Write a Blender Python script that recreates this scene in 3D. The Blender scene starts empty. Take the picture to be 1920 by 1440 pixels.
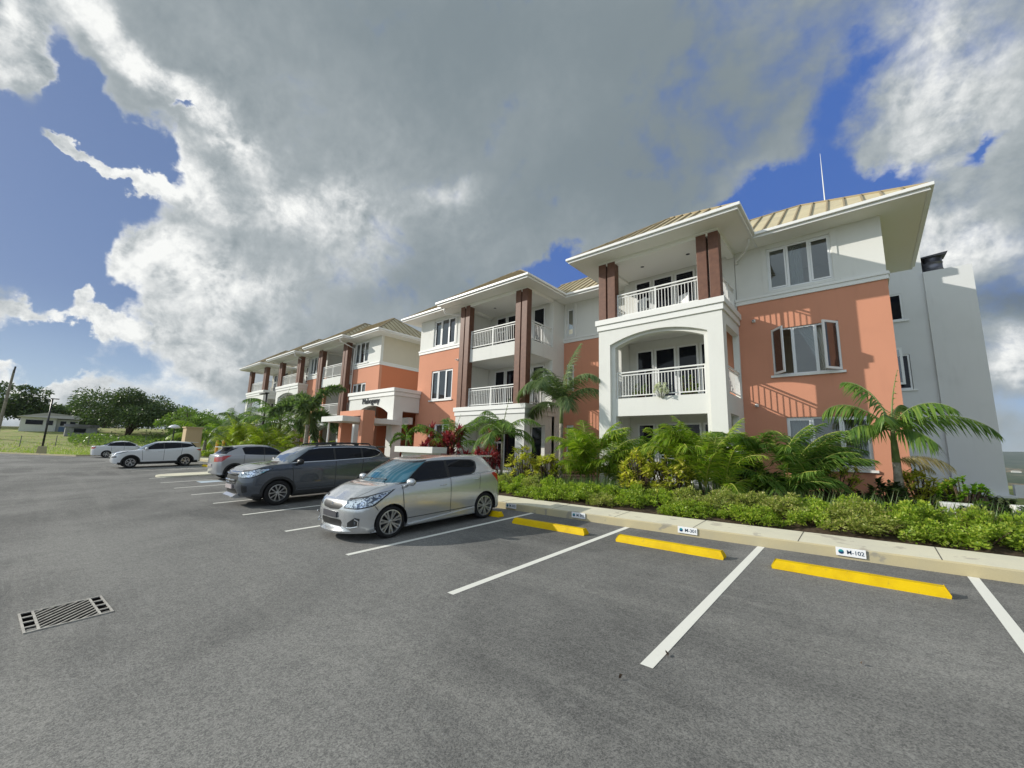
import bpy, bmesh, math, random
import numpy as np
from mathutils import Vector, Matrix

R = math.radians
scene = bpy.context.scene
COL = scene.collection
random.seed(7)

# ------------------------------------------------------------------ camera
H_CAM = 1.88
yaw, pitch, roll = R(-41.10849), R(9.29312), R(1.77137)
fwd = Vector((math.sin(yaw) * math.cos(pitch), math.cos(yaw) * math.cos(pitch), math.sin(pitch)))
rt = Vector((math.cos(yaw), -math.sin(yaw), 0))
up = rt.cross(fwd)
rt2 = math.cos(roll) * rt + math.sin(roll) * up
up2 = -math.sin(roll) * rt + math.cos(roll) * up
cam_d = bpy.data.cameras.new('camera')
cam_d.sensor_width = 36
cam_d.lens = 759.142 / 1920 * 36
cam_d.clip_start = 0.05
cam_d.clip_end = 20000
cam = bpy.data.objects.new('camera', cam_d)
COL.objects.link(cam)
cam.matrix_world = Matrix(((rt2.x, up2.x, -fwd.x, 0), (rt2.y, up2.y, -fwd.y, 0), (rt2.z, up2.z, -fwd.z, H_CAM), (0, 0, 0, 1)))
scene.camera = cam
scene.view_settings.view_transform = 'Standard'
scene.view_settings.look = 'None'
scene.view_settings.gamma = 1
scene.view_settings.exposure = 0.12
scene.view_settings.use_curve_mapping = False

# ------------------------------------------------------------------ sun
LD = Vector((1.457, 1.0, -0.84)).normalized()       # direction the sunlight travels
sun_d = bpy.data.lights.new('sun', 'SUN')
sun_d.energy = 4.0
sun_d.angle = R(0.5)
sun_d.color = (1.0, 0.95, 0.86)
sun = bpy.data.objects.new('sun', sun_d)
COL.objects.link(sun)
sun.rotation_euler = LD.to_track_quat('-Z', 'Y').to_euler()
SUN_EL = math.asin(-LD.z)
SUN_AZ = math.atan2(-LD.x, -LD.y)                   # clockwise from +Y

# ------------------------------------------------------------------ world: blue sky with broken cloud
world = bpy.data.worlds.new('World')
scene.world = world
world.use_nodes = True
WT = world.node_tree
WT.nodes.clear()
class NT:
    """tiny helper to wire shader nodes"""
    def __init__(s, nt): s.t = nt; s.n = nt.nodes; s.l = nt.links
    def new(s, typ, **kw):
        n = s.n.new(typ)
        for k, v in kw.items(): setattr(n, k, v)
        return n
    def put(s, sock, v):
        if isinstance(v, bpy.types.NodeSocket): s.l.new(v, sock)
        elif v is not None: sock.default_value = v
    def math(s, op, a, b=None, c=None, clamp=False):
        n = s.new('ShaderNodeMath', operation=op); n.use_clamp = clamp
        s.put(n.inputs[0], a)
        if b is not None: s.put(n.inputs[1], b)
        if c is not None: s.put(n.inputs[2], c)
        return n.outputs[0]
    def vmath(s, op, a, b=None):
        n = s.new('ShaderNodeVectorMath', operation=op); s.put(n.inputs[0], a)
        if b is not None: s.put(n.inputs[1], b)
        return n.outputs['Value'] if op in ('LENGTH', 'DOT_PRODUCT', 'DISTANCE') else n.outputs[0]
    def noise(s, vec, scale, detail=4, rough=0.55, dist=0.0):
        n = s.new('ShaderNodeTexNoise'); s.put(n.inputs['Vector'], vec)
        n.inputs['Scale'].default_value = scale; n.inputs['Detail'].default_value = detail
        n.inputs['Roughness'].default_value = rough; n.inputs['Distortion'].default_value = dist
        return n.outputs['Fac']
    def ramp(s, fac, stops, interp='LINEAR'):
        n = s.new('ShaderNodeValToRGB'); s.put(n.inputs[0], fac); cr = n.color_ramp; cr.interpolation = interp
        while len(cr.elements) < len(stops): cr.elements.new(0.5)
        for e, (p, c) in zip(cr.elements, stops):
            e.position = p; e.color = (c, c, c, 1) if isinstance(c, (int, float)) else (*c, 1)
        return n.outputs[0]
    def sstep(s, v, a, b, lo=0.0, hi=1.0):
        n = s.new('ShaderNodeMapRange', interpolation_type='SMOOTHSTEP'); s.put(n.inputs[0], v)
        for i, x in enumerate((a, b, lo, hi)): s.put(n.inputs[i + 1], x)
        return n.outputs[0]
    def mix(s, f, a, b, mode='MIX'):
        n = s.new('ShaderNodeMix', data_type='RGBA', blend_type=mode); s.put(n.inputs[0], f)
        for sock, v in ((n.inputs[6], a), (n.inputs[7], b)):
            s.put(sock, (*v, 1) if isinstance(v, tuple) and len(v) == 3 else v)
        return n.outputs[2]
W = NT(WT)
sky = W.new('ShaderNodeTexSky', sky_type='NISHITA')
sky.sun_disc = False
sky.sun_elevation = SUN_EL
sky.sun_rotation = SUN_AZ
sky.air_density = 1.0; sky.dust_density = 0.6; sky.ozone_density = 1.6
tc = W.new('ShaderNodeTexCoord').outputs['Generated']
sep = W.new('ShaderNodeSeparateXYZ'); W.put(sep.inputs[0], tc)
az = W.math('MULTIPLY', W.math('ARCTAN2', sep.outputs[0], sep.outputs[1]), 5.7296)   # azimuth in units of ten degrees
el = W.math('MULTIPLY', W.math('ARCSINE', sep.outputs[2]), 5.7296)
comb = W.new('ShaderNodeCombineXYZ'); W.put(comb.inputs[0], az); W.put(comb.inputs[1], el)
P0 = comb.outputs[0]
# irregular outlines: warp the angles by noise of the direction
def warp(vec, scale, amt, detail):
    n = W.new('ShaderNodeTexNoise'); W.put(n.inputs['Vector'], tc)
    n.inputs['Scale'].default_value = scale; n.inputs['Detail'].default_value = detail; n.inputs['Roughness'].default_value = 0.6
    v = W.vmath('SUBTRACT', n.outputs['Color'], (0.5, 0.5, 0.5))
    sc = W.new('ShaderNodeVectorMath', operation='SCALE'); W.put(sc.inputs[0], v); sc.inputs[3].default_value = amt
    return W.vmath('ADD', vec, sc.outputs[0])
P1 = warp(P0, 4.0, 1.5, 7)
# (azimuth, elevation, radius a, radius b, rotation, weight) in tens of degrees
SKY_COVER = [(-9.336, 2.116, 0.749, 0.559, 1.17, -2.0), (-9.115, 1.466, 0.746, 0.451, -2.709, -2.2), (-9.19, 3.091, 0.417, 0.207, 2.001, -1.5), (-8.753, 2.792, 0.277, 0.195, -2.37, -1.6), (-8.451, 1.229, 0.313, 0.233, 2.44, -1.0), (-9.586, 2.628, 0.3, 0.176, 1.522, -1.3), (-8.479, 3.172, 0.127, 0.036, -2.685, -0.9), (-9.136, 0.608, 0.505, 0.194, -2.963, -0.7), (-8.68, 0.848, 0.723, 0.133, 3.136, -0.55), (-8.096, 0.544, 0.359, 0.348, 3.112, -0.5), (-9.059, 0.079, 0.503, 0.193, -3.092, -0.3), (-9.621, 3.464, 0.295, 0.146, -2.369, 1.2), (-9.549, 3.113, 0.275, 0.157, -2.701, 1.6), (-9.189, 2.575, 0.201, 0.076, 2.797, 1.5), (-8.875, 2.532, 0.336, 0.091, 2.916, 1.6), (-9.149, 3.476, 0.225, 0.125, -2.818, 0.4), (-8.41, 1.861, 0.442, 0.36, -2.426, 1.3), (-8.612, 1.63, 0.278, 0.234, 1.203, 0.8), (-8.93, 1.241, 0.136, 0.118, 1.255, 1.9), (-8.644, 1.007, 0.353, 0.096, 2.988, 1.3), (-9.187, 0.953, 0.38, 0.043, -2.949, 0.7), (-9.459, 2.079, 0.121, 0.063, 2.782, 0.8), (-8.991, 0.507, 0.399, 0.07, -3.102, 0.6), (-9.257, 0.587, 0.105, 0.101, 1.288, 0.7), (-8.066, 1.021, 0.512, 0.292, -2.934, 0.6), (-9.212, 0.692, 0.369, 0.048, -3.028, -0.5), (-9.129, 0.56, 0.63, 0.068, -2.978, -0.5), (-9.161, 0.776, 0.507, 0.107, -2.93, -0.9), (-8.457, 0.666, 0.365, 0.22, -2.981, -0.5), (-0.404, 3.061, 0.419, 0.25, 3.097, -2.0), (0.37, 2.902, 0.391, 0.187, 2.696, -1.7), (0.06, 3.495, 0.411, 0.271, 1.101, -1.0), (-0.872, 2.964, 0.232, 0.153, 3.108, -1.4), (0.126, 2.758, 0.341, 0.198, 2.696, -1.1), (-3.644, 2.517, 0.558, 0.279, 3.129, -1.6), (1.087, 2.83, 0.144, 0.065, -2.758, -1.0), (1.103, 1.477, 0.282, 0.093, 2.862, -0.2), (0.994, 0.485, 0.243, 0.143, 3.114, -0.5)]
SKY_LIGHT = [(-8.041, 1.917, 1.347, 1.1, 1.371, 0.13), (-8.325, 1.259, 0.686, 0.601, 1.355, 0.12), (-4.832, 5.083, 4.239, 0.882, -3.066, -0.13), (-2.046, 3.574, 2.775, 0.982, 3.095, -0.17), (-5.021, 2.213, 1.554, 0.566, -3.054, -0.1), (-6.896, 3.809, 1.04, 0.609, -2.802, -0.02), (1.075, 1.364, 0.345, 0.187, 2.851, -0.35), (-1.472, 4.63, 1.832, 0.65, 2.896, -0.06), (-9.17, 3.766, 0.291, 0.2, 1.359, 0.34), (-8.814, 3.486, 0.48, 0.161, 2.505, 0.38), (-8.194, 3.248, 0.548, 0.185, 2.924, 0.38), (-7.805, 3.191, 0.387, 0.157, -2.906, 0.2), (-8.442, 2.671, 0.527, 0.264, -3.094, 0.34), (-8.74, 2.594, 0.312, 0.156, 2.933, 0.4), (-8.41, 1.861, 0.498, 0.317, -2.71, 0.42), (-7.814, 1.74, 0.727, 0.294, -2.871, 0.28), (-6.84, 2.913, 0.801, 0.353, -2.869, 0.3), (-7.17, 2.945, 0.382, 0.226, -2.788, 0.15), (-5.261, 3.356, 0.635, 0.173, -2.831, 0.2), (-6.445, 2.43, 0.621, 0.354, -2.912, 0.16), (-7.479, 1.187, 0.598, 0.377, -2.939, 0.14), (-8.581, 0.977, 0.398, 0.162, -2.922, 0.45), (-9.257, 0.587, 0.19, 0.179, 1.483, 0.4), (-9.186, 0.944, 0.382, 0.096, -2.893, 0.3), (-9.123, 0.959, 0.36, 0.097, -2.894, 0.3), (0.902, 3.484, 0.711, 0.502, 2.036, 0.34), (0.985, 2.144, 0.446, 0.341, 2.339, 0.45), (0.594, 2.984, 0.4, 0.259, 2.509, 0.15), (1.05, 0.863, 0.213, 0.19, 2.894, 0.4), (-8.989, 2.504, 0.323, 0.149, 2.913, 0.4), (-9.614, 3.428, 0.331, 0.163, -2.375, 0.4), (-9.545, 3.094, 0.326, 0.158, -2.423, 0.42), (-8.93, 1.241, 0.208, 0.174, 1.367, 0.4), (-7.873, 0.63, 0.479, 0.36, -3.021, 0.2), (-8.994, 0.531, 0.531, 0.2, -2.989, 0.3), (-0.451, 3.157, 0.685, 0.36, 2.771, 0.1)]

def field(tab, base, vec):
    acc = base
    for (a, e, ra, rb, th, w) in tab:
        m = W.new('ShaderNodeMapping', vector_type='TEXTURE'); W.put(m.inputs[0], vec)
        m.inputs['Location'].default_value = (a, e, 0); m.inputs['Rotation'].default_value = (0, 0, th); m.inputs['Scale'].default_value = (ra, rb, 1)
        d = W.vmath('LENGTH', m.outputs[0])
        acc = W.math('ADD', acc, W.sstep(d, 0.0, 1.6, w, 0.0))
    return acc
D = field(SKY_COVER, 0.75, P1)
L = field(SKY_LIGHT, 0.40, P1)
nA = W.noise(tc, 5.0, 10, 0.62, 0.3)
nB = W.noise(tc, 16.0, 8, 0.6, 0.2)
D2 = W.math('ADD', D, W.math('MULTIPLY', W.math('SUBTRACT', nA, 0.5), 2.1))
D2 = W.math('ADD', D2, W.math('MULTIPLY', W.math('SUBTRACT', nB, 0.5), 1.0))
alpha = W.sstep(D2, -0.05, W.sstep(az, -3.0, -1.0, 0.62, 0.95))
# billows: the same noise a little towards the sun is subtracted, so puffs are bright on the sunny side
off = W.vmath('ADD', tc, (-LD.x * 0.03, -LD.y * 0.03, 0.02))
nA2 = W.noise(off, 5.0, 10, 0.62, 0.3)
bill = W.math('MULTIPLY', W.math('SUBTRACT', nA, nA2), 1.7)
off3 = W.vmath('ADD', tc, (-LD.x * 0.012, -LD.y * 0.012, 0.008))
nB2 = W.noise(off3, 16.0, 8, 0.6, 0.2)
bill = W.math('ADD', bill, W.math('MULTIPLY', W.math('SUBTRACT', nB, nB2), 1.25))
edge = W.math('MULTIPLY', W.sstep(D2, 0.8, 0.1), W.sstep(az, -6.5, -4.0, 0.30, 0.2))
lc = W.sstep(L, 0.25, 0.9)
bill = W.math('MULTIPLY', bill, W.math('ADD', 0.04, W.math('MULTIPLY', lc, 1.15)))
L2 = W.math('ADD', W.math('ADD', L, bill), W.math('MULTIPLY', edge, W.sstep(L, 0.2, 0.6)))
L2 = W.math('ADD', L2, W.math('MULTIPLY', W.math('SUBTRACT', W.noise(tc, 3.2, 5, 0.5), 0.5), 0.11))
ccol = W.ramp(L2, [(0.0, (1.25, 1.6, 1.9)), (0.28, (2.1, 2.55, 2.8)), (0.52, (3.9, 4.3, 4.5)), (0.78, (6.9, 7.1, 7.1)), (1.0, (8.9, 9.0, 8.8))])
skyc = W.mix(0.78, sky.outputs[0], W.mix(W.sstep(el, 0.0, 1.5), (3.3, 4.7, 6.6), W.mix(W.sstep(az, -7.0, -2.0), (1.25, 1.95, 3.9), (0.6, 1.5, 4.9))))
full = W.mix(alpha, skyc, ccol)
# gain added to the unseen sky behind the camera, to lift shaded walls
back_sky_lift = W.sstep(W.vmath('DOT_PRODUCT', tc, (0.05, -0.96, 0.27)), 0.28, 0.8, 1.0, 2.4)
gain = W.new('ShaderNodeVectorMath', operation='SCALE'); W.put(gain.inputs[0], full); W.put(gain.inputs[3], back_sky_lift)
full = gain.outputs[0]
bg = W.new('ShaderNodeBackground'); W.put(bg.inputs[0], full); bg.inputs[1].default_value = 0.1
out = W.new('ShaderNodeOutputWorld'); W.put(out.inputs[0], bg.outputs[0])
world.cycles.sampling_method = 'MANUAL'
world.cycles.sample_map_resolution = 512

# ------------------------------------------------------------------ ground height
def G(x, y):
    gx = -0.07 * math.tanh(-x * 0.01165 / 0.07) if x < 0 else 0.01165 * min(x, 15)
    gy = 0.0421 * max(-14, min(y, 24))
    return gx + gy

# ------------------------------------------------------------------ object helpers
WROOT = {}
def world_root(name, loc, label, cat, group=None):
    """an Empty at a thing's base whose parts are modelled in world coordinates"""
    o = empty(name, loc, 0, label, cat, group); WROOT[o.name] = Matrix.Translation(-Vector(loc)); return o
class MB:
    """collects faces; build() links them as ONE mesh object"""
    def __init__(s): s.v = []; s.f = []; s.m = []
    def add(s, vs, fs, mi=0):
        o = len(s.v); s.v += [tuple(p) for p in vs]
        for f in fs: s.f.append([i + o for i in f]); s.m.append(mi)
    def box(s, x0, x1, y0, y1, z0, z1, mi=0):
        if x0 > x1: x0, x1 = x1, x0
        s.add([(x0, y0, z0), (x1, y0, z0), (x1, y1, z0), (x0, y1, z0), (x0, y0, z1), (x1, y0, z1), (x1, y1, z1), (x0, y1, z1)],
              [(0, 3, 2, 1), (4, 5, 6, 7), (0, 1, 5, 4), (1, 2, 6, 5), (2, 3, 7, 6), (3, 0, 4, 7)], mi)
    def prism(s, poly, y0, y1, mi=0):
        """poly in xz, extruded along y"""
        n = len(poly)
        s.add([(x, y0, z) for x, z in poly] + [(x, y1, z) for x, z in poly],
              [tuple(range(n)), tuple(range(2 * n - 1, n - 1, -1))] + [(i, i + n, (i + 1) % n + n, (i + 1) % n) for i in range(n)], mi)
    def tube(s, pts, rad, n=8, mi=0, cap=True):
        pts = [Vector(p) for p in pts]
        rads = rad if isinstance(rad, (list, tuple)) else [rad] * len(pts)
        o = len(s.v)
        for i, p in enumerate(pts):
            t = (pts[min(i + 1, len(pts) - 1)] - pts[max(i - 1, 0)]).normalized()
            a = t.orthogonal().normalized() if i == 0 else (a - t * a.dot(t)).normalized()
            b = t.cross(a)
            for k in range(n):
                q = p + (a * math.cos(2 * math.pi * k / n) + b * math.sin(2 * math.pi * k / n)) * rads[i]
                s.v.append(tuple(q))
        for i in range(len(pts) - 1):
            for k in range(n):
                s.f.append([o + i * n + k, o + i * n + (k + 1) % n, o + (i + 1) * n + (k + 1) % n, o + (i + 1) * n + k]); s.m.append(mi)
        if cap:
            s.f.append([o + k for k in reversed(range(n))]); s.m.append(mi)
            s.f.append([o + (len(pts) - 1) * n + k for k in range(n)]); s.m.append(mi)
    def lathe(s, prof, n=24, mi=0, mat=None, close=False):
        """prof list of (r, h) around local z; mat optional Matrix"""
        o = len(s.v)
        for r, h in prof:
            for k in range(n):
                q = Vector((r * math.cos(2 * math.pi * k / n), r * math.sin(2 * math.pi * k / n), h))
                if mat: q = mat @ q
                s.v.append(tuple(q))
        P = len(prof)
        for i in range(P if close else P - 1):
            j = (i + 1) % P
            for k in range(n):
                s.f.append([o + i * n + k, o + i * n + (k + 1) % n, o + j * n + (k + 1) % n, o + j * n + k]); s.m.append(mi)
    def build(s, name, mats, parent=None, smooth=False, bevel=0.0):
        me = bpy.data.meshes.new(name)
        me.from_pydata(s.v, [], s.f)
        if not isinstance(mats, (list, tuple)): mats = [mats]
        for m in mats: me.materials.append(m)
        if len(mats) > 1: me.polygons.foreach_set('material_index', s.m)
        if smooth: me.polygons.foreach_set('use_smooth', [True] * len(me.polygons))
        me.update()
        o = bpy.data.objects.new(name, me); COL.objects.link(o)
        if parent: o.parent = parent; o.matrix_parent_inverse = WROOT.get(parent.name, Matrix())
        if bevel:
            b = o.modifiers.new('bevel', 'BEVEL'); b.width = bevel; b.segments = 2; b.limit_method = 'ANGLE'
            b.harden_normals = False
        return o
def tag(o, label=None, cat=None, group=None, kind=None):
    if label: o['label'] = label
    if cat: o['category'] = cat
    if group: o['group'] = group
    if kind: o['kind'] = kind
    return o
def empty(name, loc=(0, 0, 0), rz=0.0, label=None, cat=None, group=None):
    o = bpy.data.objects.new(name, None); COL.objects.link(o)
    o.location = loc; o.rotation_euler = (0, 0, rz); o.empty_display_size = 0.3
    return tag(o, label, cat, group)
def copy_tree(o, parent=None):
    c = o.copy(); COL.objects.link(c); c.parent = parent
    for ch in list(o.children): copy_tree(ch, c)
    return c
def smooth_angle(o, deg=40):
    me = o.data
    me.polygons.foreach_set('use_smooth', [True] * len(me.polygons))
    try: me.set_sharp_from_angle(angle=R(deg))
    except Exception: pass

# ------------------------------------------------------------------ materials
def mat(name, col, rough=0.6, metal=0.0, spec=0.5, coat=0.0):
    m = bpy.data.materials.new(name); m.use_nodes = True
    b = m.node_tree.nodes['Principled BSDF']
    b.inputs['Base Color'].default_value = (*col, 1); b.inputs['Roughness'].default_value = rough
    b.inputs['Metallic'].default_value = metal; b.inputs['Specular IOR Level'].default_value = spec
    b.inputs['Coat Weight'].default_value = coat; b.inputs['Coat Roughness'].default_value = 0.04
    return m
def N(m):
    t = NT(m.node_tree); return t, m.node_tree.nodes['Principled BSDF']
def objco(t): return t.new('ShaderNodeTexCoord').outputs['Object']
def wpos(t): return t.new('ShaderNodeNewGeometry').outputs['Position']
def bump(t, b, h, strength=0.3, dist=0.01):
    n = t.new('ShaderNodeBump'); n.inputs['Strength'].default_value = strength; n.inputs['Distance'].default_value = dist
    t.put(n.inputs['Height'], h); t.l.new(n.outputs[0], b.inputs['Normal'])
def varied(name, c1, c2, scale=2.0, rough=0.75, detail=5, bumps=0.0, bscale=200, spec=0.3, metal=0.0):
    m = mat(name, c1, rough, metal, spec); t, b = N(m); p = wpos(t)
    n = t.noise(p, scale, detail, 0.6)
    t.put(b.inputs['Base Color'], t.mix(t.sstep(n, 0.3, 0.7), c1, c2))
    if bumps: bump(t, b, t.noise(p, bscale, 3), bumps, 0.004)
    return m
def stucco(name, c):
    """painted render: fine grain plus faint rain streaks and blotches"""
    m = mat(name, c, 0.85, 0, 0.25); t, b = N(m); p = wpos(t)
    mp = t.new('ShaderNodeMapping'); t.put(mp.inputs[0], p); mp.inputs['Scale'].default_value = (3.0, 3.0, 0.35)
    streak = t.noise(mp.outputs[0], 1.6, 6, 0.65)
    blot = t.noise(p, 0.7, 4, 0.6)
    d = tuple(x * 0.86 for x in c)
    f = t.math('ADD', t.math('MULTIPLY', t.sstep(streak, 0.5, 0.85), 0.55), t.math('MULTIPLY', t.sstep(blot, 0.45, 0.8), 0.45))
    t.put(b.inputs['Base Color'], t.mix(f, c, d))
    bump(t, b, t.noise(p, 90, 4, 0.7), 0.25, 0.004)
    return m
M = {}
M['white'] = stucco('white_render', (0.72, 0.72, 0.68))
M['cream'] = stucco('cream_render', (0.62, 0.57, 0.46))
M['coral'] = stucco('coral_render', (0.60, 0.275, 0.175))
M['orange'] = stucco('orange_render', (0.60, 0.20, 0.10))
M['trim'] = mat('white_trim_paint', (0.76, 0.76, 0.73), 0.5, 0, 0.4)
M['gutter'] = mat('white_gutter', (0.80, 0.80, 0.78), 0.35, 0, 0.5)
M['upvc'] = mat('white_window_frame', (0.78, 0.79, 0.79), 0.35, 0, 0.5)
M['soffit'] = mat('soffit_paint', (0.86, 0.85, 0.80), 0.7, 0, 0.3)
M['grey_wall'] = stucco('grey_white_render', (0.66, 0.67, 0.67))
M['brown'] = varied('brown_timber_clad', (0.175, 0.085, 0.055), (0.13, 0.062, 0.042), 6, 0.5, 6, 0.15, 60)
M['steel_dark'] = mat('dark_metal', (0.05, 0.05, 0.055), 0.4, 0.6)
M['galv'] = mat('weathered_metal', (0.16, 0.16, 0.18), 0.35, 0.8)
M['dark'] = mat('dark_room', (0.02, 0.02, 0.022), 0.9)
M['curtain'] = mat('curtain_cloth', (0.62, 0.60, 0.54), 0.95, 0, 0.1)
# roof sheet: tan ribbed metal with weathering
m = mat('tan_metal_roof', (0.36, 0.30, 0.17), 0.55, 0.0, 0.4); t, b = N(m); p = wpos(t)
n1 = t.noise(p, 1.4, 5, 0.6)
t.put(b.inputs['Base Color'], t.mix(t.sstep(n1, 0.35, 0.75), (0.60, 0.52, 0.33), (0.47, 0.41, 0.27)))
M['roof'] = m
M['rib'] = mat('bronze_roof_rib', (0.34, 0.27, 0.16), 0.5, 0, 0.4)
# window glass: see-through with a reflective face
def glass(name, tint, refl=1.0):
    m = bpy.data.materials.new(name); m.use_nodes = True; t = NT(m.node_tree); t.n.clear()
    tr = t.new('ShaderNodeBsdfTransparent'); tr.inputs[0].default_value = (*tint, 1)
    gl = t.new('ShaderNodeBsdfGlossy'); gl.inputs['Roughness'].default_value = 0.015; gl.inputs[0].default_value = (0.9, 0.95, 1, 1)
    fr = t.new('ShaderNodeFresnel'); fr.inputs[0].default_value = 1.75
    mx = t.new('ShaderNodeMixShader'); t.put(mx.inputs[0], t.math('MULTIPLY', fr.outputs[0], refl, clamp=True))
    t.l.new(tr.outputs[0], mx.inputs[1]); t.l.new(gl.outputs[0], mx.inputs[2])
    o = t.new('ShaderNodeOutputMaterial'); t.l.new(mx.outputs[0], o.inputs[0])
    return m
M['glass'] = glass('window_glass', (0.55, 0.62, 0.66), 1.6)
M['car_glass'] = mat('tinted_car_glass', (0.006, 0.008, 0.014), 0.02, 0, 0.28, 0.0)
M['wind_glass'] = mat('windscreen_reflective_glass', (0.10, 0.13, 0.16), 0.03, 0.15, 1.0, 1.0)
M['screen_glass'] = glass('windscreen_glass', (0.75, 0.85, 0.88), 1.3)
# asphalt
m = mat('asphalt', (0.1, 0.1, 0.1), 0.88, 0, 0.25); t, b = N(m); p = wpos(t)
big = t.noise(p, 0.22, 6, 0.62, 0.4); mid = t.noise(p, 1.3, 6, 0.65); va = t.new('ShaderNodeTexVoronoi'); t.put(va.inputs['Vector'], p); va.inputs['Scale'].default_value = 165
sx = t.new('ShaderNodeSeparateColor'); t.put(sx.inputs[0], va.outputs['Color']); fine = sx.outputs[0]
vb = t.new('ShaderNodeTexVoronoi'); t.put(vb.inputs['Vector'], p); vb.inputs['Scale'].default_value = 78
sy = t.new('ShaderNodeSeparateColor'); t.put(sy.inputs[0], vb.outputs['Color']); med = sy.outputs[1]
base = t.mix(t.sstep(big, 0.36, 0.66), (0.118, 0.118, 0.114), (0.215, 0.213, 0.203))
base = t.mix(t.math('MULTIPLY', t.sstep(mid, 0.50, 0.78), 0.35), base, (0.205, 0.203, 0.192))
mp = t.new('ShaderNodeMapping'); t.put(mp.inputs[0], p); mp.inputs['Scale'].default_value = (0.10, 1.1, 1); mp.inputs['Rotation'].default_value = (0, 0, R(8))
tyre = t.noise(mp.outputs[0], 1.2, 4, 0.55, 0.5)
base = t.mix(t.math('MULTIPLY', t.sstep(tyre, 0.48, 0.70), 0.5), base, (0.235, 0.232, 0.218))
g = t.math('ADD', t.math('MULTIPLY', t.math('SUBTRACT', fine, 0.5), 0.85), t.math('ADD', t.math('MULTIPLY', t.math('SUBTRACT', med, 0.5), 0.65), t.math('MULTIPLY', t.math('SUBTRACT', t.noise(p, 11, 4, 0.7), 0.5), 0.8)))
base = t.mix(t.math('ADD', 0.5, g, clamp=True), t.mix(1.0, base, (0.60, 0.60, 0.61), 'MULTIPLY'), t.mix(1.0, base, (1.45, 1.44, 1.41), 'MULTIPLY'))
# a few pale stones and tar specks
vo = t.new('ShaderNodeTexVoronoi'); t.put(vo.inputs['Vector'], p); vo.inputs['Scale'].default_value = 17
spk = t.math('MULTIPLY', t.sstep(vo.outputs['Distance'], 0.13, 0.07), t.sstep(t.noise(p, 9, 2), 0.60, 0.66))
base = t.mix(t.math('MULTIPLY', spk, 0.6), base, (0.42, 0.41, 0.38))
# hairline scuffs
sc = t.noise(mp.outputs[0], 9, 4, 0.6, 1.2)
base = t.mix(t.math('MULTIPLY', t.math('MULTIPLY', t.sstep(sc, 0.485, 0.5), t.sstep(sc, 0.515, 0.5)), 0.30), base, (0.34, 0.34, 0.32))
t.put(b.inputs['Base Color'], base)
bump(t, b, t.math('ADD', fine, med), 0.55, 0.006)
M['asphalt'] = m
# road paint, worn at the edges
m = mat('road_paint', (0.74, 0.74, 0.68), 0.7, 0, 0.3); t, b = N(m); p = wpos(t)
w = t.noise(p, 14, 8, 0.75); fi = t.noise(p, 130, 3, 0.8)
c = t.mix(t.math('MULTIPLY', t.sstep(t.math('ADD', t.math('MULTIPLY', w, 0.6), t.math('MULTIPLY', fi, 0.4)), 0.56, 0.66), 0.5), (0.76, 0.755, 0.69), (0.42, 0.42, 0.39))
t.put(b.inputs['Base Color'], c); bump(t, b, fi, 0.4, 0.004)
M['paint'] = m
M['blue_paint'] = mat('pale_blue_road_paint', (0.42, 0.50, 0.56), 0.8)
# yellow concrete stop
m = mat('yellow_painted_concrete', (0.80, 0.50, 0.02), 0.6, 0, 0.2); t, b = N(m); p = wpos(t)
w = t.noise(p, 22, 8, 0.7); w2 = t.noise(p, 3, 5, 0.6)
c = t.mix(t.sstep(w2, 0.4, 0.7), (0.70, 0.475, 0.0), (0.60, 0.39, 0.0)); c = t.mix(t.math('MULTIPLY', t.sstep(t.noise(p, 7, 7, 0.75, 1.0), 0.55, 0.72), 0.42), c, (0.22, 0.17, 0.05)); c = t.mix(t.math('MULTIPLY', t.sstep(w, 0.62, 0.70), 0.55), c, (0.30, 0.24, 0.08))
t.put(b.inputs['Base Color'], c); bump(t, b, t.noise(p, 60, 5, 0.7), 0.35, 0.01)
M['yellow'] = m
# concrete footpath: brushed, with stains
def concrete(name, a, c2, stain):
    m = mat(name, a, 0.85, 0, 0.25); t, b = N(m); p = wpos(t)
    n1 = t.noise(p, 1.1, 6, 0.65); n2 = t.noise(p, 60, 4, 0.7); n3 = t.noise(p, 2.3, 5, 0.6, 0.6)
    c = t.mix(t.sstep(n1, 0.35, 0.7), a, c2)
    c = t.mix(t.math('MULTIPLY', t.sstep(n3, 0.60, 0.66), 0.75), c, stain)
    c = t.mix(t.math('MULTIPLY', t.math('SUBTRACT', n2, 0.35, clamp=True), 0.7), c, tuple(x * 0.7 for x in a))
    t.put(b.inputs['Base Color'], c); bump(t, b, n2, 0.3, 0.005); return m
M['walk'] = concrete('brushed_concrete', (0.72, 0.68, 0.52), (0.63, 0.60, 0.48), (0.44, 0.40, 0.33))
M['kerb'] = concrete('kerb_concrete', (0.50, 0.43, 0.26), (0.42, 0.38, 0.26), (0.26, 0.25, 0.22))
M['soil'] = varied('dark_mulch_soil', (0.045, 0.028, 0.018), (0.10, 0.07, 0.045), 14, 0.95, 8, 0.8, 40)
M['joint'] = mat('dark_joint_line', (0.10, 0.09, 0.07), 0.9)  # dark strip colour of the tooled footpath joints
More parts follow.
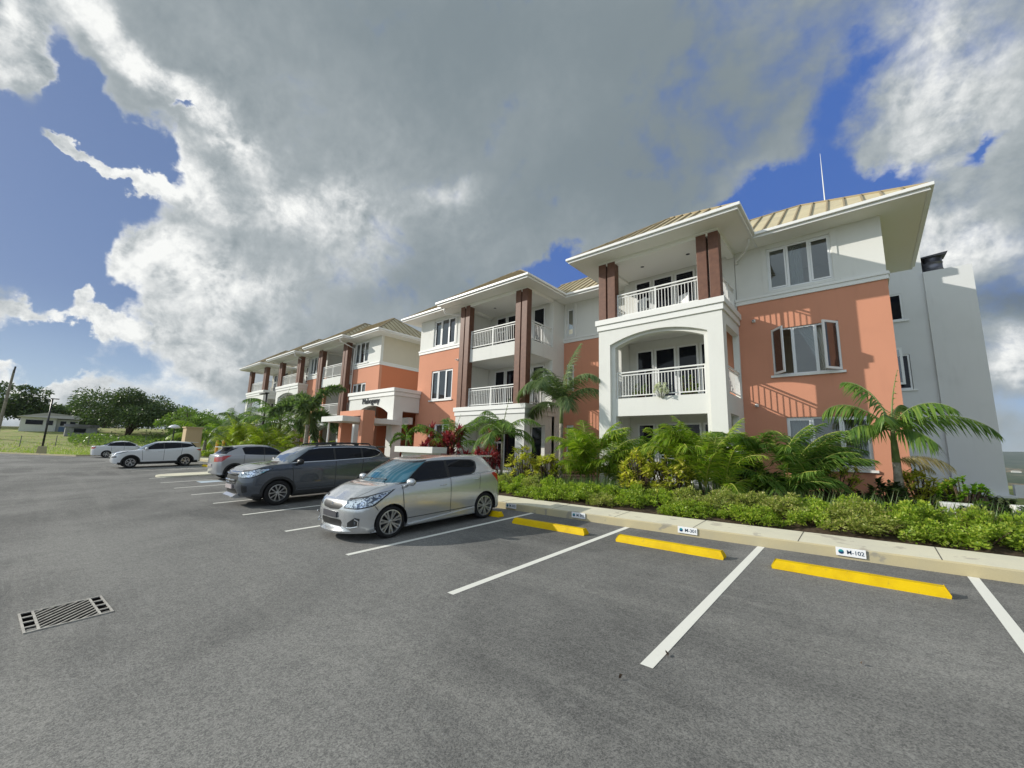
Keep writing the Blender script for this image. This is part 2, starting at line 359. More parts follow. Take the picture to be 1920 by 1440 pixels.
def leafmat(name, c1, c2, c3=None, rough=0.45, trans=0.35):
    """leaf colour varies from leaf to leaf (random per island)"""
    m = bpy.data.materials.new(name); m.use_nodes = True; t = NT(m.node_tree); b = m.node_tree.nodes['Principled BSDF']
    ge = t.new('ShaderNodeNewGeometry'); rnd = ge.outputs['Random Per Island']
    stops = [(0.0, c1), (0.6, c2), (1.0, c3 or c2)]
    col = t.ramp(rnd, stops)
    n = t.noise(wpos(t), 1.7, 3, 0.6)
    col = t.mix(t.math('MULTIPLY', t.sstep(n, 0.35, 0.7), 0.35), col, tuple(x * 0.62 for x in c1))
    t.put(b.inputs['Base Color'], col); b.inputs['Roughness'].default_value = rough; b.inputs['Specular IOR Level'].default_value = 0.35
    tr = t.new('ShaderNodeBsdfTranslucent'); t.put(tr.inputs[0], t.mix(1.0, col, (1.3, 1.5, 0.7), 'MULTIPLY'))
    mx = t.new('ShaderNodeMixShader'); mx.inputs[0].default_value = trans
    o = m.node_tree.nodes['Material Output']
    t.l.new(b.outputs[0], mx.inputs[1]); t.l.new(tr.outputs[0], mx.inputs[2]); t.l.new(mx.outputs[0], o.inputs[0])
    return m
M['palm'] = leafmat('palm_leaf', (0.07, 0.15, 0.03), (0.14, 0.25, 0.04), (0.24, 0.34, 0.06))
M['palm_pale'] = leafmat('foxtail_leaf', (0.08, 0.14, 0.055), (0.15, 0.22, 0.09), (0.24, 0.30, 0.14))
M['areca'] = leafmat('areca_leaf', (0.12, 0.22, 0.02), (0.24, 0.36, 0.03), (0.42, 0.47, 0.06))
M['yellow_areca'] = leafmat('yellow_palm_leaf', (0.18, 0.27, 0.03), (0.32, 0.40, 0.04), (0.46, 0.48, 0.07))
M['hedge'] = leafmat('hedge_leaf', (0.18, 0.28, 0.03), (0.31, 0.42, 0.045), (0.48, 0.52, 0.08))
M['hedge_old'] = leafmat('dull_hedge_leaf', (0.22, 0.28, 0.06), (0.36, 0.40, 0.09), (0.50, 0.44, 0.18))
M['croton'] = leafmat('croton_leaf', (0.26, 0.32, 0.04), (0.60, 0.58, 0.07), (0.82, 0.70, 0.20))
M['cordy'] = leafmat('red_cordyline_leaf', (0.14, 0.015, 0.025), (0.34, 0.03, 0.05), (0.55, 0.12, 0.14), trans=0.25)
M['bright'] = leafmat('bright_green_leaf', (0.12, 0.26, 0.02), (0.24, 0.42, 0.03), (0.36, 0.52, 0.05))
M['dkbush'] = leafmat('dark_bush_leaf', (0.02, 0.04, 0.012), (0.04, 0.075, 0.02), (0.08, 0.12, 0.03))
M['tree'] = leafmat('tree_leaf', (0.045, 0.08, 0.025), (0.08, 0.13, 0.035), (0.15, 0.20, 0.05), trans=0.2)
M['tree2'] = leafmat('light_tree_leaf', (0.12, 0.20, 0.03), (0.20, 0.31, 0.05), (0.30, 0.40, 0.08), trans=0.25)
M['grass'] = leafmat('grass_blade', (0.22, 0.32, 0.06), (0.38, 0.46, 0.10), (0.55, 0.54, 0.22), trans=0.3)
M['softgrass'] = leafmat('soft_grass_blade', (0.09, 0.17, 0.045), (0.15, 0.24, 0.07), (0.22, 0.30, 0.10), trans=0.3)
M['frond_dry'] = leafmat('dry_frond', (0.35, 0.28, 0.14), (0.45, 0.38, 0.20))
M['bark'] = varied('grey_palm_trunk', (0.40, 0.37, 0.30), (0.20, 0.18, 0.14), 9, 0.85, 6, 0.5, 40)
M['greenstem'] = varied('green_crownshaft', (0.12, 0.18, 0.05), (0.20, 0.25, 0.09), 5, 0.5)
M['brownbark'] = varied('brown_bark', (0.11, 0.07, 0.045), (0.06, 0.04, 0.03), 7, 0.9, 6, 0.5, 30)
M['black'] = mat('black_paint', (0.015, 0.015, 0.017), 0.4)

# ------------------------------------------------------------------ terrain, lot, kerb, bed
def sheet(name, xs, ys, zf, material, kind='structure', parent=None, smooth=True):
    b = MB(); nx = len(xs)
    for y in ys:
        for x in xs: b.v.append((x, y, zf(x, y)))
    for j in range(len(ys) - 1):
        for i in range(nx - 1):
            b.f.append([j * nx + i, j * nx + i + 1, (j + 1) * nx + i + 1, (j + 1) * nx + i]); b.m.append(0)
    o = b.build(name, material, parent, smooth=smooth)
    if kind and not parent: o['kind'] = kind
    return o
def ss(a, b, x):
    t = max(0.0, min(1.0, (x - a) / (b - a))); return t * t * (3 - 2 * t)
def terrain(x, y):
    z = G(x, y) - 0.35
    # west: a bank rising behind the car park
    d = -x - 60
    if d > 0: z += 4.0 * ss(8, 70, d) + 6 * ss(100, 500, d)
    # the land drops into a valley north and east of the site
    r = math.hypot(max(0, y - 26), max(0, x - 14))
    z -= 26 * ss(4, 260, r) * (1 - ss(-62, -80, x) * 0.0)
    R0 = math.hypot(x, y)
    if y > 60: z += 96 * ss(1700, 3600, R0) + 14 * math.sin(x * 0.0021 + 1) * ss(1500, 3000, R0) + 5 * math.sin(x * 0.009) * ss(2000, 3500, R0)
    return z
def axis(lo, hi, fine_lo, fine_hi, step, grow=1.35):
    a = [fine_lo + i * step for i in range(int((fine_hi - fine_lo) / step) + 1)]
    s = step; x = a[-1]
    while x < hi: s *= grow; x = min(hi, x + s); a.append(x)
    s = step; x = a[0]; pre = []
    while x > lo: s *= grow; x = max(lo, x - s); pre.append(x)
    return pre[::-1] + a
m = mat('countryside', (0.1, 0.12, 0.05), 0.95, 0, 0.1); t, b = N(m); p = wpos(t)
n1 = t.noise(p, 0.012, 5, 0.6); n2 = t.noise(p, 0.05, 6, 0.7); n3 = t.noise(p, 0.9, 5, 0.7)
vo = t.new('ShaderNodeTexVoronoi'); t.put(vo.inputs['Vector'], p); vo.inputs['Scale'].default_value = 0.006
c = t.mix(t.sstep(vo.outputs['Color'], 0.55, 0.62), (0.075, 0.10, 0.045), (0.26, 0.20, 0.12))
c = t.mix(t.sstep(n2, 0.46, 0.56), c, (0.03, 0.05, 0.028))
near = t.new('ShaderNodeSeparateXYZ'); t.put(near.inputs[0], p)
c2 = t.mix(t.sstep(n3, 0.4, 0.65), (0.24, 0.30, 0.09), (0.38, 0.32, 0.17))
isn = t.math('MULTIPLY', t.sstep(near.outputs[0], -420, -300), t.sstep(near.outputs[1], 90, 60))
c = t.mix(isn, c, c2)
hill = t.sstep(near.outputs[1], 2000, 2300)
c = t.mix(hill, c, t.mix(t.sstep(t.noise(p, 0.02, 6, 0.75), 0.42, 0.58), (0.035, 0.06, 0.045), (0.08, 0.10, 0.07)))
t.put(b.inputs['Base Color'], c)
M['land'] = m
ground = sheet('ground', axis(-7000, 7000, -130, 20, 3.0), axis(-3000, 7500, -30, 45, 3.0), terrain, M['land'])

# asphalt car park
lot_w = -57.5
def lot_edge(y): return -57.0 + (y - 2.5) * 3.1 if y < 2.5 else -57.0
lot = MB(); ys = [-40, -30, -24, -20] + [-16 + i for i in range(25)] + [8.56]
for y in ys:
    xl = max(lot_edge(y), -170)
    for i in range(61):
        f = i / 60; x = xl * (1 - f) ** 1.0 + 34 * f
        lot.v.append((x, y, G(x, y)))
for j in range(len(ys) - 1):
    for i in range(60): lot.f.append([j * 61 + i, j * 61 + i + 1, (j + 1) * 61 + i + 1, (j + 1) * 61 + i]); lot.m.append(0)
car_park = lot.build('car_park', M['asphalt'], smooth=True); car_park['kind'] = 'structure'

def decal(name, pts, material, lift=0.004, parent=None):
    """flat painted sheet draped on the ground; pts are a 4-corner strip split along its length"""
    b = MB(); (a0, a1, b1, b0) = [Vector((*p, 0)) for p in pts]; n = 8
    for i in range(n + 1):
        for q in (a0.lerp(b0, i / n), a1.lerp(b1, i / n)): b.v.append((q.x, q.y, G(q.x, q.y) + lift))
    for i in range(n): b.f.append([2 * i, 2 * i + 1, 2 * i + 3, 2 * i + 2]); b.m.append(0)
    return b.build(name, material, parent)
STALLS = [3.62, 0.95, -1.54, -4.03, -6.62, -9.2, -11.9, -14.55, -17.2, -19.85]
for i, x in enumerate(STALLS):
    w = 0.055
    y0 = 3.58; y1 = 8.54
    o = decal('stall_line', [(x - w, y0), (x + w, y0), (x + w, y1), (x - w, y1)], M['paint'], parent=car_park)
for x in (-22.5, -25.2, -31.0, -33.0, -36.3, -39.0, -41.7, -44.4, -47.1):
    decal('stall_line', [(x - .055, 3.58), (x + .055, 3.58), (x + .055, 8.5), (x - .055, 8.5)], M['paint'], parent=car_park)
decal('accessible_bay_marking', [(-22.1, 4.7), (-21.2, 4.7), (-21.2, 5.5), (-22.1, 5.5)], M['blue_paint'], parent=car_park)

# a chalky smudge beyond the end of one stall line and a few faint tyre scuffs
m = bpy.data.materials.new('tyre_scuff'); m.use_nodes = True; t = NT(m.node_tree); b_ = m.node_tree.nodes['Principled BSDF']; b_.inputs['Base Color'].default_value = (0.33, 0.33, 0.31, 1); b_.inputs['Roughness'].default_value = .9
trn = t.new('ShaderNodeBsdfTransparent'); mx = t.new('ShaderNodeMixShader'); uv = t.new('ShaderNodeTexCoord').outputs['Object']
pn = t.noise(wpos(t), 7, 6, 0.75); pf = t.noise(wpos(t), 60, 3, 0.7)
t.put(mx.inputs[0], t.math('MULTIPLY', t.math('MULTIPLY', t.sstep(pn, 0.50, 0.68), t.sstep(pf, 0.38, 0.62)), 0.5)); t.l.new(trn.outputs[0], mx.inputs[1]); t.l.new(b_.outputs[0], mx.inputs[2]); t.l.new(mx.outputs[0], m.node_tree.nodes['Material Output'].inputs[0]); M['scuff'] = m
for q in ([(-1.60, 3.10), (-1.25, 3.30), (-1.05, 3.75), (-1.32, 3.70)], [(-3.9, 4.2), (-3.5, 4.25), (-1.9, 4.75), (-2.2, 4.8)], [(-3.6, 5.0), (-3.4, 5.02), (-2.0, 6.1), (-2.2, 6.15)], [(-1.0, 5.0), (-.8, 5.0), (.6, 5.35), (.4, 5.4)], [(-9, 1.2), (-8.6, 1.3), (-3.5, .4), (-3.8, .2)], [(-14, 2.9), (-13.6, 3.1), (-7.6, 2.0), (-8.0, 1.8)], [(-5.2, 2.2), (-5.0, 2.4), (-1.6, 2.0), (-1.8, 1.8)]):
    decal('tyre_scuff', q, M['scuff'], .0045, parent=car_park)
# raised pale concrete nose between the bays (entrance walkway)
b = MB(); cx, hw = -25.9, 0.9; pts = [(cx - hw, 8.56), (cx - hw, 4.6)] + [(cx - hw * math.cos(a), 4.6 - 0.7 * math.sin(a)) for a in [R(15 * k) for k in range(1, 12)]] + [(cx + hw, 4.6), (cx + hw, 8.56)]
n = len(pts)
b.add([(x, y, G(x, y) - .05) for x, y in pts] + [(x, y, G(x, y) + .07) for x, y in pts], [tuple(range(n, 2 * n))] + [(i, (i + 1) % n, (i + 1) % n + n, i + n) for i in range(n - 1)])
o = b.build('entrance_walkway', M['walk']); o['kind'] = 'structure'

# kerb + footpath: one run with tooled joints
KH = 0.17
joints = [-4.36 + 1.68 * k for k in range(-40, 15)]
def run_strip(b, prof, x0, x1, step, mi=0):
    xs = []; x = x0
    while x < x1 - 1e-6: xs.append(x); x += step
    xs.append(x1); o = len(b.v); n = len(prof)
    for x in xs:
        for (y, dz) in prof: b.v.append((x, y, G(x, y) + dz))
    for i in range(len(xs) - 1):
        for k in range(n - 1): b.f.append([o + i * n + k, o + (i + 1) * n + k, o + (i + 1) * n + k + 1, o + i * n + k + 1]); b.m.append(mi)
b = MB(); run_strip(b, [(8.55, -.05), (8.553, KH - .02), (8.575, KH)], -57, 34, 1.0, 1); run_strip(b, [(8.575, KH), (9.42, KH + .012), (9.42, -0.1)], -57, 34, 1.0, 0)
fp = b.build('footpath', [M['walk'], M['kerb']]); fp['kind'] = 'structure'
b = MB()
for x in joints:
    if -30 < x < 12:
        b.add([(x - .006, 8.57, G(x, 8.57) + KH + .002), (x + .006, 8.57, G(x, 8.57) + KH + .002), (x + .006, 9.42, G(x, 9.42) + KH + .016), (x - .006, 9.42, G(x, 9.42) + KH + .016)], [(0, 1, 2, 3)])
b.build('footpath_joint', M['joint'], fp)

# planting bed
def bed_z(x, y):
    z = G(x, y) + KH - 0.035 + 0.03 * math.sin(x * 3.1) * math.sin(y * 4.3)
    z += 0.10 * ss(9.6, 10.6, y)
    z -= .45 * ss(14.6, 16.5, y) * ss(.9, 1.5, x)
    return z - 1.4 * ss(2.4, 7.5, x) * ss(10.6, 14, y) - (4 * ss(24, 30, y) if x > 3 else 0)
bed = sheet('planting_bed', [-57 + i for i in range(45)] + [-12 + .33 * i for i in range(72)] + [12, 14, 18, 24, 34], [9.42, 9.7, 10, 10.4, 10.8, 11.4, 12, 13, 14, 15, 16, 17, 18.5, 21, 24, 27], bed_z, M['soil'])

# ------------------------------------------------------------------ apartment blocks
Z1, Z2, Z3, ZS = 0.88, 3.98, 7.08, 9.5         # floor levels and soffit
PITCH = 0.70
def wall_x(b, x0, x1, z0, z1, y0, y1, holes=(), mi=0):
    """wall in the xz plane from y0 (face) to y1, with rectangular holes (xa,xb,za,zb)"""
    xs = sorted({x0, x1, *[min(max(h[k], x0), x1) for h in holes for k in (0, 1)]})
    for xa, xb in zip(xs, xs[1:]):
        cuts = sorted([(max(h[2], z0), min(h[3], z1)) for h in holes if h[0] <= xa + 1e-6 and h[1] >= xb - 1e-6 and h[3] > z0 and h[2] < z1])
        z = z0
        for a, c in cuts:
            if a > z + 1e-6: b.box(xa, xb, y0, y1, z, a, mi)
            z = c
        if z < z1 - 1e-6: b.box(xa, xb, y0, y1, z, z1, mi)
def arch(b, xl, xr, zs, zc, zt, y0, y1, mi=0, n=20):
    """panel above a segmental arch opening: xl..xr, spring zs, crown zc, top zt"""
    w = (xr - xl) / 2; cx = (xl + xr) / 2; h = zc - zs; rad = (w * w + h * h) / (2 * h)
    pts = []
    for i in range(n + 1):
        x = xl + (xr - xl) * i / n
        pts.append((x, zc - rad + math.sqrt(max(0, rad * rad - (x - cx) ** 2))))
    for (xa, za), (xb, zb) in zip(pts, pts[1:]): b.prism([(xa, za), (xb, zb), (xb, zt), (xa, zt)], y0, y1, mi)
def curtain(parent, x0, x1, z0, z1, y, mode='side'):
    b = MB(); n = 40; rows = 8
    for j in range(rows + 1):
        v = j / rows
        for i in range(n + 1):
            u = i / n
            if mode == 'gather':  # tied back: narrows towards mid height
                k = 1 - 0.55 * math.sin(min(1, (1 - v) * 1.15) * math.pi / 2) ** 2
                xx = x1 - (x1 - x0) * (1 - u) * (0.35 + 0.65 * (v ** 1.6))
            else: xx = x0 + (x1 - x0) * u
            b.v.append((xx, y + 0.03 * math.sin(u * 38 + v), z0 + (z1 - z0) * v))
    for j in range(rows):
        for i in range(n): b.f.append([j * (n + 1) + i, j * (n + 1) + i + 1, (j + 1) * (n + 1) + i + 1, (j + 1) * (n + 1) + i]); b.m.append(0)
    return b.build('curtain', M['curtain'], parent, smooth=True)
def window(root, x0, x1, z0, z1, y, n=3, mull=None, sill=True, curt='side', fw=0.055, half=False):
    """window set in a hole whose wall face is at y; frame is 5 cm back"""
    b = MB(); ya, yb = y + 0.05, y + 0.10
    b.box(x0, x0 + fw, ya, yb, z0, z1); b.box(x1 - fw, x1, ya, yb, z0, z1)
    b.box(x0 + fw, x1 - fw, ya, yb, z0, z0 + fw); b.box(x0 + fw, x1 - fw, ya, yb, z1 - fw, z1)
    step = (x1 - x0) / n; cells = []
    for k in range(n):
        xa, xb = x0 + k * step, x0 + (k + 1) * step
        if k: b.box(xa - .035, xa + .035, ya - .004, yb - .004, z0 + fw, z1 - fw)
        cells.append((xa, xb))
    # sash frames, a little proud
    for k, (xa, xb) in enumerate(cells):
        if k == 1 and n == 3: continue
        a, c = xa + .042, xb - .042
        b.box(a, a + .05, ya - .015, ya - .002, z0 + .06, z1 - .06); b.box(c - .05, c, ya - .015, ya - .002, z0 + .06, z1 - .06)
        b.box(a + .05, c - .05, ya - .015, ya - .002, z0 + .06, z0 + .11); b.box(a + .05, c - .05, ya - .015, ya - .002, z1 - .11, z1 - .06)
    w = b.build('window', M['upvc'], root)
    g = MB(); g.add([(x0 + fw, y + .085, z0 + fw), (x1 - fw, y + .085, z0 + fw), (x1 - fw, y + .085, z1 - fw), (x0 + fw, y + .085, z1 - fw)], [(0, 1, 2, 3)])
    g.build('pane', M['glass'], w)
    if sill:
        s = MB(); s.box(x0 - .08, x1 + .08, y - .07, y + .045, z0 - .075, z0 - .002); s.build('sill', M['trim'], w)
    W_ = x1 - x0
    if curt == 'side':
        curtain(w, x0 + .02, x0 + .30 * W_, z0, z1, y + .24); curtain(w, x1 - .2 * W_, x1 - .02, z0, z1, y + .24)
    elif curt == 'mid': curtain(w, x0 + .36 * W_, x0 + .56 * W_, z0, z1, y + .22)
    elif curt == 'gather': curtain(w, x0 + .40 * W_, x0 + .66 * W_, z0, z1, y + .22, 'gather')
    return w
def railing(root, p0, p1, z, h=1.0, name='railing', posts=3):
    """balusters between a bottom and a mid rail with a handrail above; p0,p1 are (x,y)"""
    b = MB(); a = Vector((*p0, 0)); c = Vector((*p1, 0)); d = (c - a); Ln = d.length; d.normalize(); s = Vector((-d.y, d.x, 0))
    def bar(u0, u1, za, zb, t):
        q = [a + d * u0 - s * t, a + d * u1 - s * t, a + d * u1 + s * t, a + d * u0 + s * t]
        b.add([(v.x, v.y, za) for v in q] + [(v.x, v.y, zb) for v in q], [(0, 3, 2, 1), (4, 5, 6, 7), (0, 1, 5, 4), (1, 2, 6, 5), (2, 3, 7, 6), (3, 0, 4, 7)])
    bar(0, Ln, z + h - .045, z + h, .03); bar(0.02, Ln - .02, z + h - .15, z + h - .115, .018); bar(0.02, Ln - .02, z + .09, z + .125, .018)
    for k in range(posts):
        u = .025 + (Ln - .05) * k / (posts - 1); bar(u - .025, u + .025, z, z + h - .046, .024)
    n = max(2, int(Ln / 0.115))
    for k in range(1, n):
        u = Ln * k / n; bar(u - .0095, u + .0095, z + .126, z + h - .151, .0095)
    return b.build(name, M['trim'], root)
def doors(root, x0, x1, z, y, h=2.15):
    """glazed balcony doors: window leaf, door leaf, glazed leaf"""
    spans = [(0, .22, True), (.24, .5, False), (.52, .76, False), (.78, 1, False)]
    W_ = x1 - x0
    for i, (a, c, half) in enumerate(spans):
        xa, xb = x0 + a * W_, x0 + c * W_
        b = MB(); f = .07
        b.box(xa, xa + f, y - .05, y - .002, z, z + h); b.box(xb - f, xb, y - .05, y - .002, z, z + h)
        b.box(xa + f, xb - f, y - .05, y - .002, z + h - f, z + h); b.box(xa + f, xb - f, y - .05, y - .002, z, z + .12)
        if half: b.box(xa + f, xb - f, y - .05, y - .002, z + 1.35, z + 1.45); b.box((xa + xb) / 2 - .02, (xa + xb) / 2 + .02, y - .05, y - .002, z + .12, z + 1.35)
        o = b.build('balcony_door' if not half else 'balcony_window', M['upvc'], root)
        g = MB(); g.add([(xa + f, y - .03, z + .12), (xb - f, y - .03, z + .12), (xb - f, y - .03, z + h - f), (xa + f, y - .03, z + h - f)], [(0, 1, 2, 3)])
        g.build('pane', M['car_glass'], o)
def columns(root, x0, x1, xs_left, z0, z1):
    for (xa, xb) in xs_left:
        b = MB(); b.box(xa, xb, 14.0, 14.34, z0, z1); b.build('column', M['brown'], root, bevel=.012)
def cornice(root, x0, x1, ztop, y0=14.0, y1=16.3, sides=True):
    b = MB()
    b.box(x0 - .11, x1 + .11, y0 - .10, y1, ztop - .21, ztop)
    b.box(x0 - .055, x1 + .055, y0 - .05, y1, ztop - .43, ztop - .212)
    return b.build('cornice', M['trim'], root, bevel=.008)
def bay(root, x0, x1, kind, y1=16.3, seed=0, right_open=True, ground_rail=True):
    """projecting balcony bay. kind 'A': arch on the middle floor, columns on top floor only.
    kind 'B': arch on the ground floor, columns through two floors."""
    w = x1 - x0; b = MB(); Yf, Yi, Yb = 14.0, 14.14, 14.42
    zt = 7.07 if kind == 'A' else 3.97             # top of masonry (under the cornice)
    zs, zc = (6.03, 6.41) if kind == 'A' else (2.98, 3.36)
    o = .48; i_ = .63; base = .3
    for (ya, yb, inset, ds) in ((Yf, Yi, o, 0), (Yi, Yb, i_, -.10)):
        b.box(x0, x0 + inset, ya, yb, base, zt - .2); b.box(x1 - inset, x1, ya, yb, base, zt - .2)
        arch(b, x0 + inset, x1 - inset, zs + ds, zc + ds - .02, zt - .2, ya, yb)
    # side walls: beam, floor slab edges, back pilasters
    def side(x, inner, openz, pil=.75):
        s = .2 if inner > 0 else -.2
        zz = base
        for (za, zb) in openz + [(zt - .2, zt - .2)]:
            if za > zz: b.box(x, x + s, y1 - (pil if 3.5 < zz < 5 else .75), y1 - .001, zz, min(za, zt - .2))
            if zb > za: b.box(x, x + s, Yb, y1 - .001, za, zb)
            zz = zb
    if kind == 'A': oz = [(base, Z1), (3.27, 3.93), (6.27, 6.869)]
    else: oz = [(base, Z1), (3.1, 3.77)]
    side(x0, 1, oz); side(x1, -1, oz, .12 if kind == 'A' else .75)
    if kind == 'A':
        b.box(x0 + i_, x1 - i_, Yi + .02, Yb, 3.27, 3.93)                         # middle-floor spandrel
        b.box(x0 + .2, x1 - .2, Yb, y1, Z2 - .22, Z2 - .06); b.box(x0 + .2, x1 - .2, Yb, y1, 6.62, 6.86)
    else:
        b.box(x0 + .2, x1 - .2, Yb, y1, 3.5, 3.755)
        b2 = b; b = MB()
        b.box(x0 + .40, x1 - .42, Yi + .01, Yb - .03, 6.36, 7.03); b.box(x0 + .18, x1 - .004, Yb - .03, y1 - .001, 6.36, 7.03)   # top balcony slab
        b.box(x0 + .05, x0 + .40, Yi + .06, Yb - .05, 6.36, 7.03); b.box(x1 - .42, x1 - .05, Yi + .06, Yb - .05, 6.36, 7.03)
    if kind == 'B': b.build('balcony_slab', M['white'], root); b = b2
    b.box(x0 + .2, x1 - .2, Yb, y1, base, Z1)
    body = b.build('bay_wall', M['white'], root)
    cornice(root, x0, x1, zt + .01, y1=y1)
    # brown columns in pairs
    cw, gap = .325, .065
    L_ = [(x0 + .0, x0 + cw), (x0 + cw + gap, x0 + 2 * cw + gap)]
    R_ = [(x1 - 2 * cw - gap, x1 - cw - gap), (x1 - cw, x1)]
    columns(root, x0, x1, L_ + R_, zt + .01, ZS - .05)
    xl, xr = x0 + 2 * cw + gap + .01, x1 - 2 * cw - gap - .01
    railing(root, (xl, 14.18), (xr, 14.18), 7.08 if kind == 'A' else 7.03, .98)
    zr = 7.08 if kind == 'A' else 7.03
    railing(root, (x1 - .1, 14.36), (x1 - .1, y1 - .06), zr, .98); railing(root, (x0 + .1, 14.36), (x0 + .1, y1 - .06), zr, .98)
    if kind == 'A':
        railing(root, (x0 + i_ + .01, 14.26), (x1 - i_ - .01, 14.26), 3.93, 1.02)
        railing(root, (x1 - .06, 14.46), (x1 - .06, y1 - .14), 3.93, .95, posts=2); railing(root, (x0 + .06, 14.46), (x0 + .06, y1 - .78), 3.93, .95, posts=2)
        if ground_rail: railing(root, (x0 + i_ + .01, 14.26), (x1 - i_ - .01, 14.26), Z1 + .0, 1.02)
    else:
        railing(root, (xl, 14.18), (xr, 14.18), Z2, .98)
        railing(root, (x1 - .1, 14.36), (x1 - .1, y1 - .06), Z2, .98); railing(root, (x0 + .1, 14.36), (x0 + .1, y1 - .06), Z2, .98)
    # back walls and doors inside
    bw = MB(); bw.box(x0 + .02, x1 - .02, y1 + .02, y1 + .2, Z1, ZS); bw.build('balcony_back_wall', M['white'], root)
    for z in (Z1, Z2, Z3): doors(root, x0 + .55, x1 - .65, z, y1 + .02, 2.25)
    # ceiling trim
    c = MB(); c.box(x0 + .0, x1, 13.98, y1, ZS - .02, ZS + .02)
    c.box(x0 + .001, x1 - .001, 14.02, 14.32, ZS - .14, ZS - .021); c.box(x0 + .002, x0 + .25, 14.321, y1 - .002, ZS - .139, ZS - .022); c.box(x1 - .25, x1 - .002, 14.321, y1 - .002, ZS - .139, ZS - .022)
    c.build('balcony_ceiling', M['soffit'], root)
    dl = MB()
    for k in (.3, .7): dl.lathe([(0, ZS - .024), (.06, ZS - .024), (.075, ZS - .021)], 14, mat=Matrix.Translation((x0 + w * k, 15.2, 0)))
    dl.build('downlight', M['steel_dark'], root)

def roof(root, x0, x1, y0, y1, ribs=('f', 'l', 'r'), ze=9.70, step=.445, gutter=('f', 'l', 'r'), hip_l=True, hip_r=True, wall_y=None):
    D = (y1 - y0) / 2; w = (x1 - x0)
    b = MB()
    if w < 2 * D and hip_l and hip_r:       # narrow: ridge runs front to back
        d = w / 2; cx = (x0 + x1) / 2; zt = ze + PITCH * d
        b.add([(x0, y0, ze), (x1, y0, ze), (x1, y1, ze), (x0, y1, ze), (cx, y0 + d, zt), (cx, y1 - .01, zt)], [(0, 1, 4), (1, 2, 5, 4), (3, 0, 4, 5), (0, 3, 2, 1), (2, 3, 5)])
        hips = [((x0, y0, ze), (cx, y0 + d, zt)), ((x1, y0, ze), (cx, y0 + d, zt)), ((cx, y0 + d, zt), (cx, y1, zt))]
        lim_f = lambda x: min(x - x0, x1 - x); lim_s = lambda y: min(y - y0, d)
    else:
        d = D; zt = ze + PITCH * d; rx0 = x0 + d if hip_l else x0; rx1 = x1 - d if hip_r else x1; cy = (y0 + y1) / 2
        b.add([(x0, y0, ze), (x1, y0, ze), (x1, y1, ze), (x0, y1, ze), (rx0, cy, zt), (rx1, cy, zt)], [(0, 1, 5, 4), (1, 2, 5), (2, 3, 4, 5), (3, 0, 4), (0, 3, 2, 1)])
        hips = [((rx0, cy, zt), (rx1, cy, zt))]
        if hip_l: hips += [((x0, y0, ze), (rx0, cy, zt)), ((x0, y1, ze), (rx0, cy, zt))]
        if hip_r: hips += [((x1, y0, ze), (rx1, cy, zt)), ((x1, y1, ze), (rx1, cy, zt))]
        lim_f = lambda x: min(x - x0 if hip_l else 99, x1 - x if hip_r else 99, d); lim_s = lambda y: min(y - y0, y1 - y, d)
    ro = b.build('roof', M['roof'], root)
    r = MB(); hw, hh = .022, .055
    def rib(p, q, side):
        # side is a unit horizontal vector across the rib
        p = Vector(p); q = Vector(q); t = (q - p).normalized(); s = Vector(side); nrm = s.cross(t); nrm = nrm if nrm.z > 0 else -nrm
        vs = [p - s * hw, p + s * hw, q + s * hw, q - s * hw]
        r.add([v + nrm * .002 for v in vs] + [v + nrm * hh for v in vs], [(0, 3, 2, 1), (4, 5, 6, 7), (0, 1, 5, 4), (1, 2, 6, 5), (2, 3, 7, 6), (3, 0, 4, 7)])
    if 'f' in ribs:
        k = x0 + step * .6
        while k < x1:
            L_ = lim_f(k)
            if L_ > .15: rib((k, y0 + .01, ze + .007), (k, y0 + L_, ze + PITCH * L_), (1, 0, 0))
            k += step
    for key, xe, sg in (('l', x0, 1), ('r', x1, -1)):
        if key in ribs:
            k = y0 + step * .6
            while k < y1:
                L_ = lim_s(k)
                if L_ > .15: rib((xe + sg * .01, k, ze + .007), (xe + sg * L_, k, ze + PITCH * L_), (0, 1, 0))
                k += step
    r.build('roof_rib', M['rib'], ro)
    h = MB()
    for p, q in hips: h.tube([p, q], .055, 6)
    h.build('ridge_cap', M['rib'], ro)
    # fascia/gutter ring and soffit board
    g = MB(); e = .05
    prof = lambda ox: None
    g.box(x0 - .02, x1 + .02, y0 - .02, y0 + .05, ze - .19, ze - .10); g.box(x0 - .10, x1 + .10, y0 - .10, y0 + .05, ze - .098, ze + .005)
    if 'r' in gutter: g.box(x1 - .05, x1 + .02, y0 + .051, y1, ze - .19, ze - .10); g.box(x1 - .05, x1 + .10, y0 + .051, y1, ze - .098, ze + .005)
    if 'l' in gutter: g.box(x0 - .02, x0 + .05, y0 + .051, y1, ze - .19, ze - .10); g.box(x0 - .10, x0 + .05, y0 + .051, y1, ze - .098, ze + .005)
    g.build('gutter', M['gutter'], ro, bevel=.012)
    s = MB(); s.box(x0 + .052, x1 - .052, y0 + .052, y1 - .01, ze - .18, ze - .14); s.build('soffit', M['soffit'], ro)
    return ro
def downpipe(root, pts):
    b = MB(); b.tube(pts, .045, 8); return b.build('downpipe', M['trim'], root, smooth=True)
def camera_unit(root, x, y, z):
    b = MB(); b.box(x - .05, x + .05, y - .05, y - .002, z - .05, z + .05)
    b.tube([(x, y - .06, z), (x, y - .17, z - .02)], .035, 10); o = b.build('security_camera', M['trim'], root)
    c = MB(); c.lathe([(0, 0), (.024, 0)], 10, mat=Matrix.Translation((x, y - .1745, z - .021)) @ Matrix.Rotation(R(90), 4, 'X')); c.build('lens', M['black'], o)
